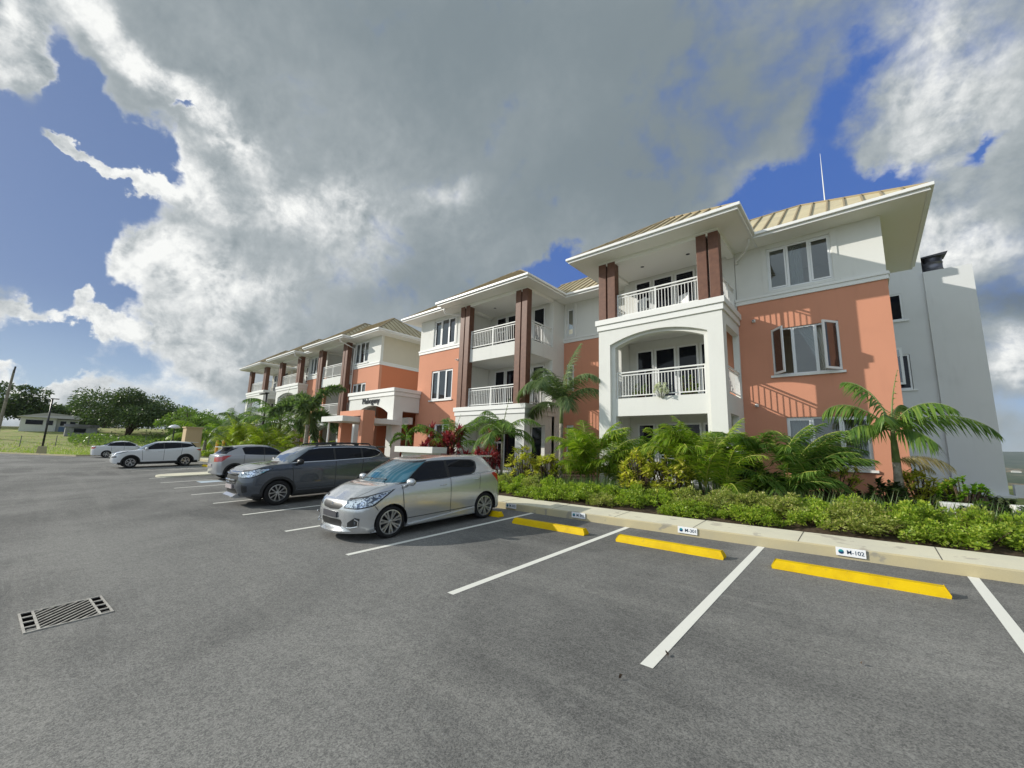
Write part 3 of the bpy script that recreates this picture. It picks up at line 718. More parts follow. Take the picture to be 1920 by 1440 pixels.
def block(root, x0, x1, y0, y1, wins, lower='coral', seam=.2, top=ZS + .03, left=True, right=True, band=True, side_low='orange', side_up='cream', sb=None):
    """rectangular block with coral lower storeys, a white top storey and a band between"""
    holes = [(w[0], w[1], w[2], w[3]) for w in wins]
    b = MB(); wall_x(b, x0, x1, .3, 7.45, y0, y0 + .2, holes); b.build('coral_wall', M[lower], root)
    b = MB(); wall_x(b, x0, x1, 7.45, top, y0, y0 + .2, holes); b.build('white_wall', M['white'], root)
    if band:
        b = MB(); b.box(x0 - .03, x1 + .03, y0 - .045, y0 - .001, 7.42, 7.56); b.box(x0 - .05, x1 + .05, y0 - .075, y0 - .001, 7.562, 7.66)
        if right: b.box(x1 + .001, x1 + .045, y0, y1, 7.42, 7.56); b.box(x1 + .001, x1 + .07, y0, y1, 7.562, 7.66)
        if left: b.box(x0 - .045, x0 - .001, y0, y1, 7.42, 7.56); b.box(x0 - .07, x0 - .001, y0, y1, 7.562, 7.66)
        b.build('wall_band', M['trim'], root, bevel=.006)
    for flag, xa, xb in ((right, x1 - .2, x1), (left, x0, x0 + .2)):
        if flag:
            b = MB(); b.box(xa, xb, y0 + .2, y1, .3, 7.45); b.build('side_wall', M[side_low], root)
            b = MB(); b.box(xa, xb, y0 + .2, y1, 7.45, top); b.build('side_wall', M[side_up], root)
    b = MB(); b.box(x0 + .2, x1 - .2, y1 - .2, y1, .3, top); b.box(x0 + .2, x1 - .2, y0 + .2, y1 - .2, 3.7, 3.9); b.box(x0 + .2, x1 - .2, y0 + .2, y1 - .2, 6.8, 7.0)
    b.box(x0 + .2, x1 - .2, y0 + 3, y0 + 3.1, .3, top)
    b.build('interior_wall', M['cream'], root)

# ---------------- right-hand wing
RB = world_root('apartment_building', (-9.0, 16.3, .5), 'nearest coral and white apartment wing, with an arched white balcony and grey end block', 'building', 'wings of the apartment building')
wr3 = (-2.17, -.35, 7.79, 9.36); wr2 = (-2.21, -.35, 4.70, 6.35); wr1 = (-1.95, .15, 1.62, 3.25)
block(RB, -3.2, .92, 16.3, 21.0, [wr3, wr2, wr1], left=False)
window(RB, *wr3, 16.3, curt='mid', sill=False); window(RB, *wr1, 16.3, curt='side')
# raised plaster surround of the top window
b = MB()
for (xa, xb, za, zb) in ((-2.33, -2.19, 7.68, 9.47), (-.33, -.19, 7.68, 9.47), (-2.188, -.332, 7.68, 7.77)): b.box(xa, xb, 16.27, 16.299, za, zb)
b.build('window_surround', M['white'], RB)
# middle window with both side sashes standing open
x0, x1, z0, z1 = wr2
b = MB(); y = 16.3; fw = .055
b.box(x0, x0 + fw, y + .05, y + .1, z0, z1); b.box(x1 - fw, x1, y + .05, y + .1, z0, z1); b.box(x0 + fw, x1 - fw, y + .05, y + .1, z0, z0 + fw); b.box(x0 + fw, x1 - fw, y + .05, y + .1, z1 - fw, z1)
xm0, xm1 = x0 + .62, x0 + 1.24
for xx in (xm0, xm1): b.box(xx - .045, xx + .045, y + .046, y + .1, z0 + fw, z1 - fw)
ow = b.build('window', M['upvc'], RB)
g = MB(); g.add([(xm0 + .04, y + .08, z0 + fw), (xm1 - .04, y + .08, z0 + fw), (xm1 - .04, y + .08, z1 - fw), (xm0 + .04, y + .08, z1 - fw)], [(0, 1, 2, 3)]); g.build('pane', M['glass'], ow)
g = MB(); g.box(x0 - .08, x1 + .08, y - .07, y + .045, z0 - .075, z0 - .002); g.build('sill', M['trim'], ow)
curtain(ow, xm0 + .1, x1 - .32, z0, z1, y + .25, 'gather')
for (hx, sgn) in ((x0 + .02, 1), (x1 - .02, -1)):
    ang = R(52) ; Ls = .60; dx, dy = math.cos(ang) * sgn, -math.sin(ang); b = MB(); nx, ny = -dy * .02, dx * .02
    def seg(u0, u1, za, zb, bb, th=1.0):
        q = [(hx + dx * u0 - nx * th, y + .02 + dy * u0 - ny * th), (hx + dx * u1 - nx * th, y + .02 + dy * u1 - ny * th), (hx + dx * u1 + nx * th, y + .02 + dy * u1 + ny * th), (hx + dx * u0 + nx * th, y + .02 + dy * u0 + ny * th)]
        bb.add([(*p_, za) for p_ in q] + [(*p_, zb) for p_ in q], [(0, 3, 2, 1), (4, 5, 6, 7), (0, 1, 5, 4), (1, 2, 6, 5), (2, 3, 7, 6), (3, 0, 4, 7)])
    seg(0, .07, z0 + .03, z1 - .03, b); seg(Ls - .07, Ls, z0 + .03, z1 - .03, b); seg(.07, Ls - .07, z0 + .03, z0 + .10, b); seg(.07, Ls - .07, z1 - .10, z1 - .03, b)
    s = b.build('open_sash', M['upvc'], ow); g = MB(); seg(.07, Ls - .07, z0 + .10, z1 - .10, g, .15); g.build('pane', M['glass'], s)
bay(RB, -7.7, -3.2, 'A')
b = MB(); b.box(-3.95, -3.22, 16.28, 16.318, 3.94, 6.6); b.build('coral_return', M['coral'], RB)
# recess between the two bays
b = MB(); wall_x(b, -11.5, -7.7, .3, 7.45, 17.1, 17.3, [(-11.25, -10.82, 4.9, 6.3), (-11.25, -10.82, 1.7, 3.2)]); b.build('coral_wall', M['coral'], RB)
b = MB(); wall_x(b, -11.5, -7.7, 7.45, 9.53, 17.1, 17.3, [(-11.25, -10.82, 7.77, 9.25)]); b.build('white_wall', M['white'], RB)
b = MB(); b.box(-11.44, -7.7, 17.05, 17.099, 7.42, 7.56); b.box(-11.44, -7.7, 17.02, 17.099, 7.562, 7.66)
for (xa, xb) in ((-11.40, -11.28), (-10.79, -10.67)): b.box(xa, xb, 17.07, 17.099, 7.67, 9.47)
b.build('wall_band', M['trim'], RB)
for (za, zb) in ((7.77, 9.25), (4.9, 6.3), (1.7, 3.2)): window(RB, -11.25, -10.82, za, zb, 17.1, n=1, curt=None, sill=False)
b = MB(); b.box(-11.5, -7.7, 18.5, 18.6, .3, 9.5); b.box(-16.0, -11.3, 20.9, 21.0, .3, 9.5); b.build('interior_wall', M['cream'], RB)
# side wall of the bay return, seen left of the recess
bay(RB, -16.05, -11.42, 'B', y1=16.3)
b = MB(); b.box(-11.62, -11.42, 16.1, 17.1, .3, 9.52); b.build('return_wall', M['white'], RB)
wl3 = (-18.88, -17.03, 7.74, 9.33); wl2 = (-18.92, -17.06, 4.58, 6.30); wl1 = (-18.92, -17.1, 1.6, 3.2)
block(RB, -20.22, -16.05, 14.5, 20.0, [wl3, wl2, wl1], side_low='white', side_up='white')
window(RB, *wl3, 14.5, curt='side', sill=True); window(RB, *wl2, 14.5, curt='side'); window(RB, *wl1, 14.5, curt=None)
for xa in (-19.06, -16.99): b = MB(); b.box(xa, xa + .14, 14.47, 14.499, 7.67, 9.47); b.build('window_surround', M['white'], RB)
# roofs
roof(RB, -5.5, 1.97, 15.5, 21.9, gutter=('f', 'r'), ribs=('f', 'r'), hip_l=False, ze=9.712)
roof(RB, -13.0, -5.6, 16.25, 21.9, gutter=('f',), ribs=('f',), hip_l=False, hip_r=False, ze=9.694)
roof(RB, -8.62, -2.43, 13.2, 20.9, ze=9.70, ribs=('f', 'l', 'r'))
roof(RB, -17.09, -10.8, 13.2, 18.7, ze=9.706, ribs=('f', 'l', 'r'))
roof(RB, -21.1, -15.6, 13.72, 19.2, gutter=('f', 'l'), ribs=('f', 'l'), ze=9.688)
b = MB(); b.box(-2, 0, 19.9, 21.83, 9.6, 11.12); b.box(-2, 0, 21.831, 23.2, 9.6, 11.64); b.box(-2.05, 0, 21.5, 23.3, 11.641, 11.9); b.build('roof_shadow_blocker', M['white'], RB)  # unseen boxes added to cast the stepped shadow on the grey rear tower
downpipe(RB, [(-2.52, 15.42, 9.6), (-2.55, 15.42, 9.42), (-2.75, 15.9, 9.3), (-3.12, 16.25, 9.2), (-3.12, 16.25, 9.05)])
downpipe(RB, [(-17.2, 13.72, 9.6), (-17.18, 13.8, 9.32), (-17.0, 13.95, 9.25), (-16.15, 14.42, 9.15)])
camera_unit(RB, -2.7, 16.3, 6.75); camera_unit(RB, -2.78, 16.3, 3.69); camera_unit(RB, -16.67, 14.5, 6.72)
# lightning rod on the main ridge
b = MB(); b.tube([(-.43, 18.9, 11.6), (-.43, 18.95, 13.2), (-.43, 19.0, 14.1)], [.022, .014, .005], 8); b.build('lightning_rod', M['gutter'], RB)
# grey rear block at the right end
b = MB(); wall_x(b, .3, 2.47, .0, 11.2, 24.0, 24.25, [(.7, 1.72, 8.05, 9.25), (.7, 1.74, 4.98, 6.5)]); b.box(.3, 2.47, 24.25, 27, .0, 11.2)
b.box(.922, 1.1, 21.0, 24.0, .0, 9.5)
b.build('rear_block', M['grey_wall'], RB)
b = MB(); b.box(2.472, 3.89, 23.9, 27, -.6, 10.0); b.build('rear_tower', M['grey_wall'], RB)
b = MB(); b.box(2.3, 4.05, 23.7, 27.5, -3, .78); b.build('plinth', M['grey_wall'], RB)
for z_ in ((8.05, 9.25), (4.98, 6.5)):
    b = MB()
    b.box(.7, 1.72, 24.02, 24.06, z_[0], z_[0] + .06); b.box(.7, 1.72, 24.02, 24.06, z_[1] - .06, z_[1]); b.box(1.66, 1.72, 24.02, 24.06, z_[0] + .06, z_[1] - .06); b.box(.6, 1.86, 23.93, 24.0, z_[0] - .08, z_[0] - .01)
    w_ = b.build('rear_window', M['upvc'], RB); g = MB(); g.add([(.76, 24.05, z_[0] + .06), (1.66, 24.05, z_[0] + .06), (1.66, 24.05, z_[1] - .06), (.76, 24.05, z_[1] - .06)], [(0, 1, 2, 3)]); g.build('pane', M['car_glass'], w_)
b = MB(); b.box(.7, 1.5, 23.62, 23.68, 5.15, 5.24); b.box(1.41, 1.5, 23.62, 23.68, 5.24, 6.75); b.box(.7, 1.41, 23.62, 23.68, 6.66, 6.75); s = b.build('open_sash', M['upvc'], RB)
g = MB(); g.add([(.7, 23.65, 5.24), (1.41, 23.65, 5.24), (1.41, 23.65, 6.66), (.7, 23.65, 6.66)], [(0, 1, 2, 3)]); g.build('pane', M['glass'], s)
b = MB(); b.lathe([(.33, 9.9), (.33, 10.25), (.35, 10.26), (.33, 10.27), (.33, 10.55), (.35, 10.56), (.33, 10.57), (.33, 10.8)], 24, mat=Matrix.Translation((2.86, 24.7, 0)))
rv = b.build('roof_vent', M['galv'], RB, smooth=True)
b = MB(); b.add([(2.46, 24.3, 10.76), (3.30, 24.3, 10.80), (3.28, 25.1, 10.84), (2.46, 25.1, 10.80), (2.48, 24.3, 10.82), (3.34, 24.3, 10.90), (3.2, 25, 10.95), (2.5, 25, 10.88)], [(0, 3, 2, 1), (4, 5, 6, 7), (0, 1, 5, 4), (1, 2, 6, 5), (2, 3, 7, 6), (3, 0, 4, 7)]); b.build('vent_cap', M['steel_dark'], rv)

# ---------------- left-hand wing
LB = world_root('apartment_building', (-37.0, 15.0, .4), 'far coral and white apartment wing beyond the entrance portico', 'building', 'wings of the apartment building')
f3 = (-28.3, -26.45, 7.80, 9.38); f2 = (-28.3, -26.45, 4.6, 6.32)
block(LB, -28.95, -24.8, 14.55, 20.0, [f3, f2], left=False)
window(LB, *f3, 14.55); window(LB, *f2, 14.55)
bay(LB, -33.3, -28.45, 'B', y1=16.3)
block(LB, -37.0, -33.3, 14.75, 20.0, [(-36.5, -34.9, 7.85, 9.35)], right=True, left=False, side_low='white', side_up='white')
window(LB, -36.5, -34.9, 7.85, 9.35, 14.75)
bay(LB, -41.7, -36.75, 'A', y1=16.3, ground_rail=False)
b = MB(); b.box(-46.0, -41.7, 17.1, 17.3, .3, 9.5); b.build('white_wall', M['white'], LB)
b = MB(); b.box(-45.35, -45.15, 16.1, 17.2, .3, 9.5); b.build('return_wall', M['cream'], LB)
bay(LB, -50.2, -45.1, 'A', y1=16.3, ground_rail=False)
b = MB(); b.box(-50.2, -28.5, 20.0, 20.2, .3, 9.5); b.box(-50.2, -50.0, 16.3, 20, .3, 9.5); b.build('interior_wall', M['cream'], LB)
roof(LB, -31.5, -23.9, 13.75, 19.25, gutter=('f', 'r'), ribs=('f', 'r'), hip_l=False, ze=9.688)
roof(LB, -34.45, -27.75, 13.2, 20.4, ze=9.70)
roof(LB, -42, -34.0, 13.95, 20.5, gutter=('f',), ribs=('f',), hip_l=False, hip_r=False, ze=9.68)
roof(LB, -42.65, -36.2, 13.2, 20.5, ze=9.705)
roof(LB, -47, -41.5, 16.25, 21.5, gutter=('f',), ribs=('f',), hip_l=False, hip_r=False, ze=9.69)
roof(LB, -50.85, -44.4, 13.2, 20.5, ze=9.70)
downpipe(LB, [(-28.3, 13.25, 9.6), (-28.3, 13.3, 9.35), (-28.32, 13.8, 9.2), (-28.32, 14.45, 9.0), (-28.32, 14.45, 3.0)])
downpipe(LB, [(-36.4, 13.25, 9.6), (-36.4, 13.3, 9.35), (-36.55, 13.9, 9.1)])

# ---------------- entrance portico between the wings
PT = world_root('entrance_portico', (-22.4, 12.75, .4), 'white flat-roofed entrance portico with an arch and dark raised name letters', 'portico')
b = MB(); X0, X1, Y0, Y1 = -24.95, -19.9, 12.75, 14.48
b.box(X0, -24.1, Y0, Y0 + .3, .3, 4.75); b.box(-20.45, X1, Y0, Y0 + .3, .3, 4.75); arch(b, -24.1, -20.45, 3.78, 4.27, 4.75, Y0, Y0 + .3, n=24)
b.box(X1 - .3, X1, Y0 + .3, Y1, 3.88, 4.75); b.box(X0, X0 + .3, Y0 + .3, Y1, 3.88, 4.75); b.box(X1 - .3, X1, Y0 + .3, Y0 + .62, .3, 3.88)
b.box(X0 + .3, X1 - .3, Y0 + .3, 19, 4.5, 4.7)
b.build('portico_wall', M['white'], PT)
b = MB(); b.box(X0 - .12, X1 + .12, Y0 - .12, Y1 + .0, 4.98, 5.18); b.box(X0 - .06, X1 + .06, Y0 - .06, Y1, 4.75, 4.978); b.build('cornice', M['trim'], PT, bevel=.01)
b = MB(); b.box(X0, X1 - .3, 18.8, 19.0, .3, 4.5); b.build('lobby_wall', M['orange'], PT)
b = MB(); b.box(-22.0, -21.2, 18.7, 18.79, .5, 2.8); b.build('lobby_door', M['black'], PT)
b = MB(); b.box(-24.3, -20.2, 14.0, 14.3, 3.2, 3.6); b.build('lobby_beam', M['white'], PT)
cu = bpy.data.curves.new('letters', 'FONT'); cu.body = 'Mahogany'; cu.size = .60; cu.extrude = .02; cu.offset = .0
to = bpy.data.objects.new('tmp', cu); COL.objects.link(to); bpy.context.view_layer.update()
dg = bpy.context.evaluated_depsgraph_get(); me = bpy.data.meshes.new_from_object(to.evaluated_get(dg)); bpy.data.objects.remove(to)
xs_ = [v.co.x for v in me.vertices]; sx = 1.90 / (max(xs_) - min(xs_)); mn = min(xs_)
for v in me.vertices: v.co = Vector((-23.30 + (v.co.x - mn) * sx, 12.75 - .03 - v.co.z, 4.40 + v.co.y * .80))
me.materials.clear(); me.materials.append(M['steel_dark']); lo = bpy.data.objects.new('name_letters', me); COL.objects.link(lo); lo.parent = PT; lo.matrix_parent_inverse = WROOT[PT.name]
# coral gate frame and the flat canopy through it
CF = world_root('coral_gateway', (-20.4, 10.5, .4), 'coral box gateway standing in front of the white entrance portico', 'gateway')
b = MB(); b.box(-21.52, -21.22, 10.5, 11.12, .3, 3.68); b.box(-19.30, -19.05, 10.5, 11.15, .3, 3.68); b.box(-21.22, -19.30, 10.5, 11.12, 3.38, 3.68)
b.build('gateway_wall', M['coral'], CF, bevel=.01)
CN = world_root('entrance_canopy', (-20.5, 9.7, 3.0), 'thin white flat canopy slab passing through the coral entrance frame', 'canopy')
b = MB(); b.box(-21.8, -19.46, 9.65, 13.0, 3.06, 3.33); b.build('canopy_slab', M['white'], CN, bevel=.01)
b = MB(); b.tube([(-21.6, 10.0, .3), (-21.6, 10.0, 3.06)], .05, 10); b.build('canopy_post', M['trim'], CN)
# capped planter wall and low boundary wall
PW = world_root('planter_wall', (-14.3, 10.4, .4), 'long low white planter wall with a thick overhanging cap behind the silver hatchback', 'wall')
b = MB(); b.box(-15.4, -13.1, 10.45, 10.75, .3, 1.66); b.build('wall_body', M['white'], PW); b = MB(); b.box(-15.6, -12.97, 10.2, 10.95, 1.66, 1.91); b.build('wall_cap', M['white'], PW, bevel=.01)
BW = world_root('boundary_wall', (9, 24, .0), 'low grey boundary wall running right from the foot of the grey end block', 'wall')
b = MB(); b.box(4.06, 30, 24.0, 24.3, -3, 1.18); b.build('wall_body', M['grey_wall'], BW)
# pale chairs on the top balconies
def balcony_chair(x, y, z, rz, label):
    r = empty('balcony_chair', (x, y, z), rz, label, 'chair', 'chairs on the balconies'); b = MB(); b.box(-.24, .24, -.24, .24, .42, .46); b.build('seat', M['upvc'], r, bevel=.01)
    b = MB(); b.box(-.24, .24, .20, .24, .461, .92); b.build('backrest', M['upvc'], r, bevel=.01)
    for sx in (-.21, .21):
        for sy in (-.21, .21): b = MB(); b.box(sx - .018, sx + .018, sy - .018, sy + .018, 0, .419); b.build('leg', M['upvc'], r)
balcony_chair(-6.1, 15.0, 7.04, 2.6, 'white chair on the top balcony of the nearest bay, towards its left')
balcony_chair(-4.9, 15.1, 7.04, -.5, 'white chair on the top balcony of the nearest bay, towards its right')
balcony_chair(-12.4, 15.2, 7.04, .3, 'white chair on the top balcony of the middle bay beside its side railing')

# ------------------------------------------------------------------ cars
def carpaint(name, col, metal=0.6, rough=0.28):
    m = mat(name, col, rough, metal, 0.5, 1.0); t, b = N(m)
    fl = t.noise(objco(t), 900, 2, 0.5)
    t.put(b.inputs['Roughness'], t.math('ADD', rough - .05, t.math('MULTIPLY', fl, 0.12)))
    return m
M['silver_paint'] = carpaint('silver_car_paint', (0.60, 0.62, 0.64), 0.7, 0.22)
M['grey_paint'] = carpaint('dark_grey_car_paint', (0.085, 0.10, 0.125), 0.6, 0.25)
M['white_paint'] = carpaint('white_car_paint', (0.72, 0.74, 0.76), 0.0, 0.25)
M['midgrey_paint'] = carpaint('mid_grey_car_paint', (0.42, 0.43, 0.45), 0.5, 0.3)
M['tyre'] = mat('tyre_rubber', (0.018, 0.018, 0.019), 0.8, 0, 0.25)
M['alloy'] = mat('alloy_rim', (0.55, 0.56, 0.57), 0.28, 0.9)
M['chrome'] = mat('chrome', (0.75, 0.76, 0.78), 0.12, 1.0)
M['plastic'] = mat('black_plastic', (0.025, 0.026, 0.028), 0.55, 0, 0.4)
M['lamp'] = mat('clear_headlamp', (0.30, 0.38, 0.46), 0.05, 0.8, 1.0, 1.0)
t, b = N(M['lamp']); nz = t.noise(objco(t), 14, 3, 0.6, 1.5); t.put(b.inputs['Base Color'], t.mix(t.sstep(nz, 0.42, 0.56), (0.07, 0.10, 0.15), (0.70, 0.76, 0.82)))
M['lamp_dark'] = mat('dark_headlamp', (0.10, 0.12, 0.14), 0.05, 0.4, 1.0, 1.0)
M['tail'] = mat('red_tail_lamp', (0.45, 0.01, 0.015), 0.12, 0, 1.0, 1.0)
M['tail_clear'] = mat('clear_tail_lamp', (0.7, 0.6, 0.6), 0.12, 0.2, 1.0, 1.0)
M['plate'] = mat('number_plate', (0.06, 0.06, 0.07), 0.5)
m = mat('teal_sun_shade', (0.03, 0.5, 0.6), 0.35, 0.3, 0.8); t, b = N(m); p = objco(t)
n = t.noise(p, 5, 4, 0.6, 1.2)
wv = t.new('ShaderNodeTexWave'); t.put(wv.inputs['Vector'], p); wv.inputs['Scale'].default_value = 2.2; wv.inputs['Distortion'].default_value = 5; wv.bands_direction = 'Y'
t.put(b.inputs['Base Color'], t.mix(t.sstep(wv.outputs['Fac'], 0.35, 0.8), t.mix(n, (0.02, 0.40, 0.55), (0.10, 0.66, 0.74)), (0.45, 0.80, 0.86)))
M['shade'] = m
M['interior'] = mat('car_interior', (0.03, 0.03, 0.035), 0.8)
M['mesh'] = mat('grille_mesh', (0.03, 0.03, 0.03), 0.4, 0.5)

def lerp_keys(keys, x):
    if x <= keys[0][0]: return keys[0][1]
    for (a, va), (b_, vb) in zip(keys, keys[1:]):
        if x <= b_:
            t = (x - a) / (b_ - a); return va + (vb - va) * t
    return keys[-1][1]
def catmull(P, up):
    """P: (n, m, 3) -> resampled along axis 0"""
    n = len(P); out_ = []
    E0 = 2 * P[0] - P[1]; E1 = 2 * P[-1] - P[-2]; Q = np.concatenate([E0[None], P, E1[None]])
    for i in range(n - 1):
        p0, p1, p2, p3 = Q[i], Q[i + 1], Q[i + 2], Q[i + 3]
        for k in range(up):
            t = k / up
            out_.append(0.5 * ((2 * p1) + (-p0 + p2) * t + (2 * p0 - 5 * p1 + 4 * p2 - p3) * t * t + (-p0 + 3 * p1 - 3 * p2 + p3) * t ** 3))
    out_.append(P[-1]); return np.array(out_)
UPK, UPS = 4, 4
def car_net(rings, W):
    net = []
    for r in rings:
        xf, xr, w, fb, rb = r['xf'], r['xr'], r['w'] * W, r.get('fb', .3), r.get('rb', .22)
        pts = [(xf + fb * o, w * f) for f, o in ((0, 0), (.5, .07), (.80, .26), (.945, .58), (.99, 1.0))]
        xa, xb = xf + fb, xr - rb; ns = 6
        pts += [(xa + (xb - xa) * (k + 1) / (ns + 1), w) for k in range(ns)]
        pts += [(xr - rb * o, w * f) for f, o in ((.99, 1.0), (.945, .58), (.80, .26), (.5, .07), (0, 0))]
        cr = r.get('crown', 0)
        net.append([(x, y * lerp_keys(r['ws'], x) if 'ws' in r else y, lerp_keys(r['z'], x) + cr * (1 - (y / w) ** 2)) for x, y in pts])
    P = np.array(net)                                   # (K, S, 3)
    P = catmull(P, UPK)
    P = catmull(P.transpose(1, 0, 2), UPS)              # (S', K', 3)
    return P
BODY, GLASS_F, GLASS_R = 0, 1, 2
def build_car(root, rings, W, feats, paint, kws, kwe, s_ws, s_rw, wheels, R_w, underz=.2, sunshade=False, glass_front=None):
    """half body as a bmesh; features are polygons cut into the surface. feats: list of dict
    (name, mat, plane 'xz'|'yz'|'xy', poly, cond(face centre, normal) , mirror 'split'|'join')"""
    P = car_net(rings, W); S_, K_ = P.shape[0], P.shape[1]
    bm = bmesh.new(); lay = bm.faces.layers.int.new('part')
    vs = [[bm.verts.new((P[s, k, 0], max(0.0, P[s, k, 1]), P[s, k, 2])) for k in range(K_)] for s in range(S_)]
    for s in range(S_ - 1):
        for k in range(K_ - 1):
            q = [vs[s][k], vs[s + 1][k], vs[s + 1][k + 1], vs[s][k + 1]]
            try: f = bm.faces.new(q)
            except ValueError: continue
            f[lay] = 0
            kk = (k + .5) / UPK; sc = (s + .5) / UPS
            if kws[0] < kk < kws[1] and sc < s_ws: f[lay] = 1
            if kwe[0] < kk < kwe[1] and sc > 15 - s_rw: f[lay] = 2
    bmesh.ops.remove_doubles(bm, verts=bm.verts, dist=0.0005)
    bm.normal_update()
    # orient outward
    for f in bm.faces:
        c = f.calc_center_median()
        if f.normal.dot(Vector((c.x - 2.0, c.y * 2 + .3, (c.z - .7) * 2))) < 0: f.normal_flip()
    ids = {}
    nid = 10
    for ft in feats:
        pl, poly = ft['plane'], ft['poly']; i0, i1 = {'xz': (0, 2), 'yz': (1, 2), 'xy': (0, 1)}[pl]
        if ft.get('circle'):
            cx, cz, rr = ft['circle']; poly = [(cx + rr * math.cos(a), cz + rr * math.sin(a)) for a in [2 * math.pi * k / 26 for k in range(26)]]
        area = sum(poly[i][0] * poly[(i + 1) % len(poly)][1] - poly[(i + 1) % len(poly)][0] * poly[i][1] for i in range(len(poly)))
        if area < 0: poly = poly[::-1]
        mn = (min(p_[0] for p_ in poly) - .15, min(p_[1] for p_ in poly) - .15); mx_ = (max(p_[0] for p_ in poly) + .15, max(p_[1] for p_ in poly) + .15)
        def cand():
            fs = [f for f in bm.faces if ft['cond'](f.calc_center_median(), f.normal) and mn[0] < f.calc_center_median()[i0] < mx_[0] and mn[1] < f.calc_center_median()[i1] < mx_[1]]
            return fs
        for (a, b_) in zip(poly, poly[1:] + poly[:1]):
            fs = cand(); 
            if not fs: continue
            d = Vector((b_[0] - a[0], b_[1] - a[1])); co = Vector((0, 0, 0)); co[i0], co[i1] = a; no = Vector((0, 0, 0)); no[i0], no[i1] = d.y, -d.x
            if no.length < 1e-6: continue
            geom = list({e for f in fs for e in f.edges} | set(fs) | {v for f in fs for v in f.verts})
            bmesh.ops.bisect_plane(bm, geom=geom, plane_co=co, plane_no=no.normalized(), dist=1e-5)
        inside = []
        for f in cand():
            c = f.calc_center_median(); u, v = c[i0], c[i1]; ok = False; j = len(poly) - 1
            for i in range(len(poly)):
                if (poly[i][1] > v) != (poly[j][1] > v) and u < (poly[j][0] - poly[i][0]) * (v - poly[i][1]) / (poly[j][1] - poly[i][1]) + poly[i][0]: ok = not ok
                j = i
            if ok: inside.append(f)
        if ft.get('delete'): bmesh.ops.delete(bm, geom=inside, context='FACES'); continue
        ids[nid] = ft
        for f in inside:
            if ft.get('only') is None or f[lay] in ft['only']: f[lay] = nid
        nid += 1
    bm.normal_update()
    groups = {}
    for f in bm.faces: groups.setdefault(f[lay], []).append(([v.co.copy() for v in f.verts]))
    bm.free()
    objs = {}
    def emit(name, polys, material, parent, mirror, push=0.0, thick=0.0):
        b = MB(); idx = {}
        def vid(c):
            k = (round(c.x, 4), round(c.y, 4), round(c.z, 4))
            if k not in idx: idx[k] = len(b.v); b.v.append(tuple(c))
            return idx[k]
        for sg in mirror:
            for poly in polys:
                pts = [Vector((c.x, c.y * sg, c.z)) for c in poly]
                if sg < 0: pts = pts[::-1]
                f = [vid(c) for c in pts]; f2 = [a for i, a in enumerate(f) if a != f[i - 1]]
                if len(f2) > 2: b.f.append(f2); b.m.append(0)
        o = b.build(name, material, parent); smooth_angle(o, 35)
        if push:
            me = o.data; nrm = [v.normal.copy() for v in me.vertices]
            for v, nn in zip(me.vertices, nrm): v.co += nn * push
        return o
    body = emit('body', groups.get(0, []), M[paint] if isinstance(paint, str) else paint, root, (1, -1))
    if 1 in groups:
        ws = emit('windscreen', groups[1], glass_front or M['wind_glass'], root, (1, -1))
        if sunshade:
            sh = emit('sun_shade', groups[1], M['shade'], ws, (1, -1), push=-.05)
    if 2 in groups: emit('rear_window', groups[2], M['car_glass'], root, (1, -1))
    for i, ft in ids.items():
        if i not in groups: continue
        if ft.get('into') == 'body':
            emit(ft['name'], groups[i], M[ft['mat']], body, (1, -1), push=ft.get('push', 0))
        elif ft.get('split', True):
            for sg in (1, -1): emit(ft['name'], groups[i], M[ft['mat']], root, (sg,), push=ft.get('push', 0))
        else: emit(ft['name'], groups[i], M[ft['mat']], root, (1, -1), push=ft.get('push', 0))
    # underside and wheel wells
    b = MB(); hw = W / 2 - .13; x0 = rings[0]['xf'] + .15; x1 = rings[0]['xr'] - .1
    ax = sorted(w_[0] for w_ in wheels); segs = [(x0, ax[0] - R_w - .06, hw), (ax[0] - R_w - .06, ax[0] + R_w + .06, hw - .19), (ax[0] + R_w + .06, ax[1] - R_w - .06, hw + .04), (ax[1] - R_w - .06, ax[1] + R_w + .06, hw - .19), (ax[1] + R_w + .06, x1, hw)]
    for (a, c, h_) in segs: b.box(a, c, -h_, h_, underz + .01, .78 if h_ < hw else underz + .2)
    b.build('underbody', M['plastic'], root)
    for (x, z) in wheels:
        for sg in (1, -1):
            b = MB(); n = 14; rr = R_w + .055; ya, yb = sg * (W / 2 - .05), sg * (W / 2 - .30)
            o0 = len(b.v)
            for i in range(n + 1):
                a = math.pi * i / n - .15 + .3 * i / n * 0
                for yy in (ya, yb): b.v.append((x + rr * math.cos(a), yy, z + rr * math.sin(a)))
            for i in range(n): b.f.append([2 * i, 2 * i + 1, 2 * i + 3, 2 * i + 2]); b.m.append(0)
            b.build('wheel_well', M['plastic'], root)
    return body
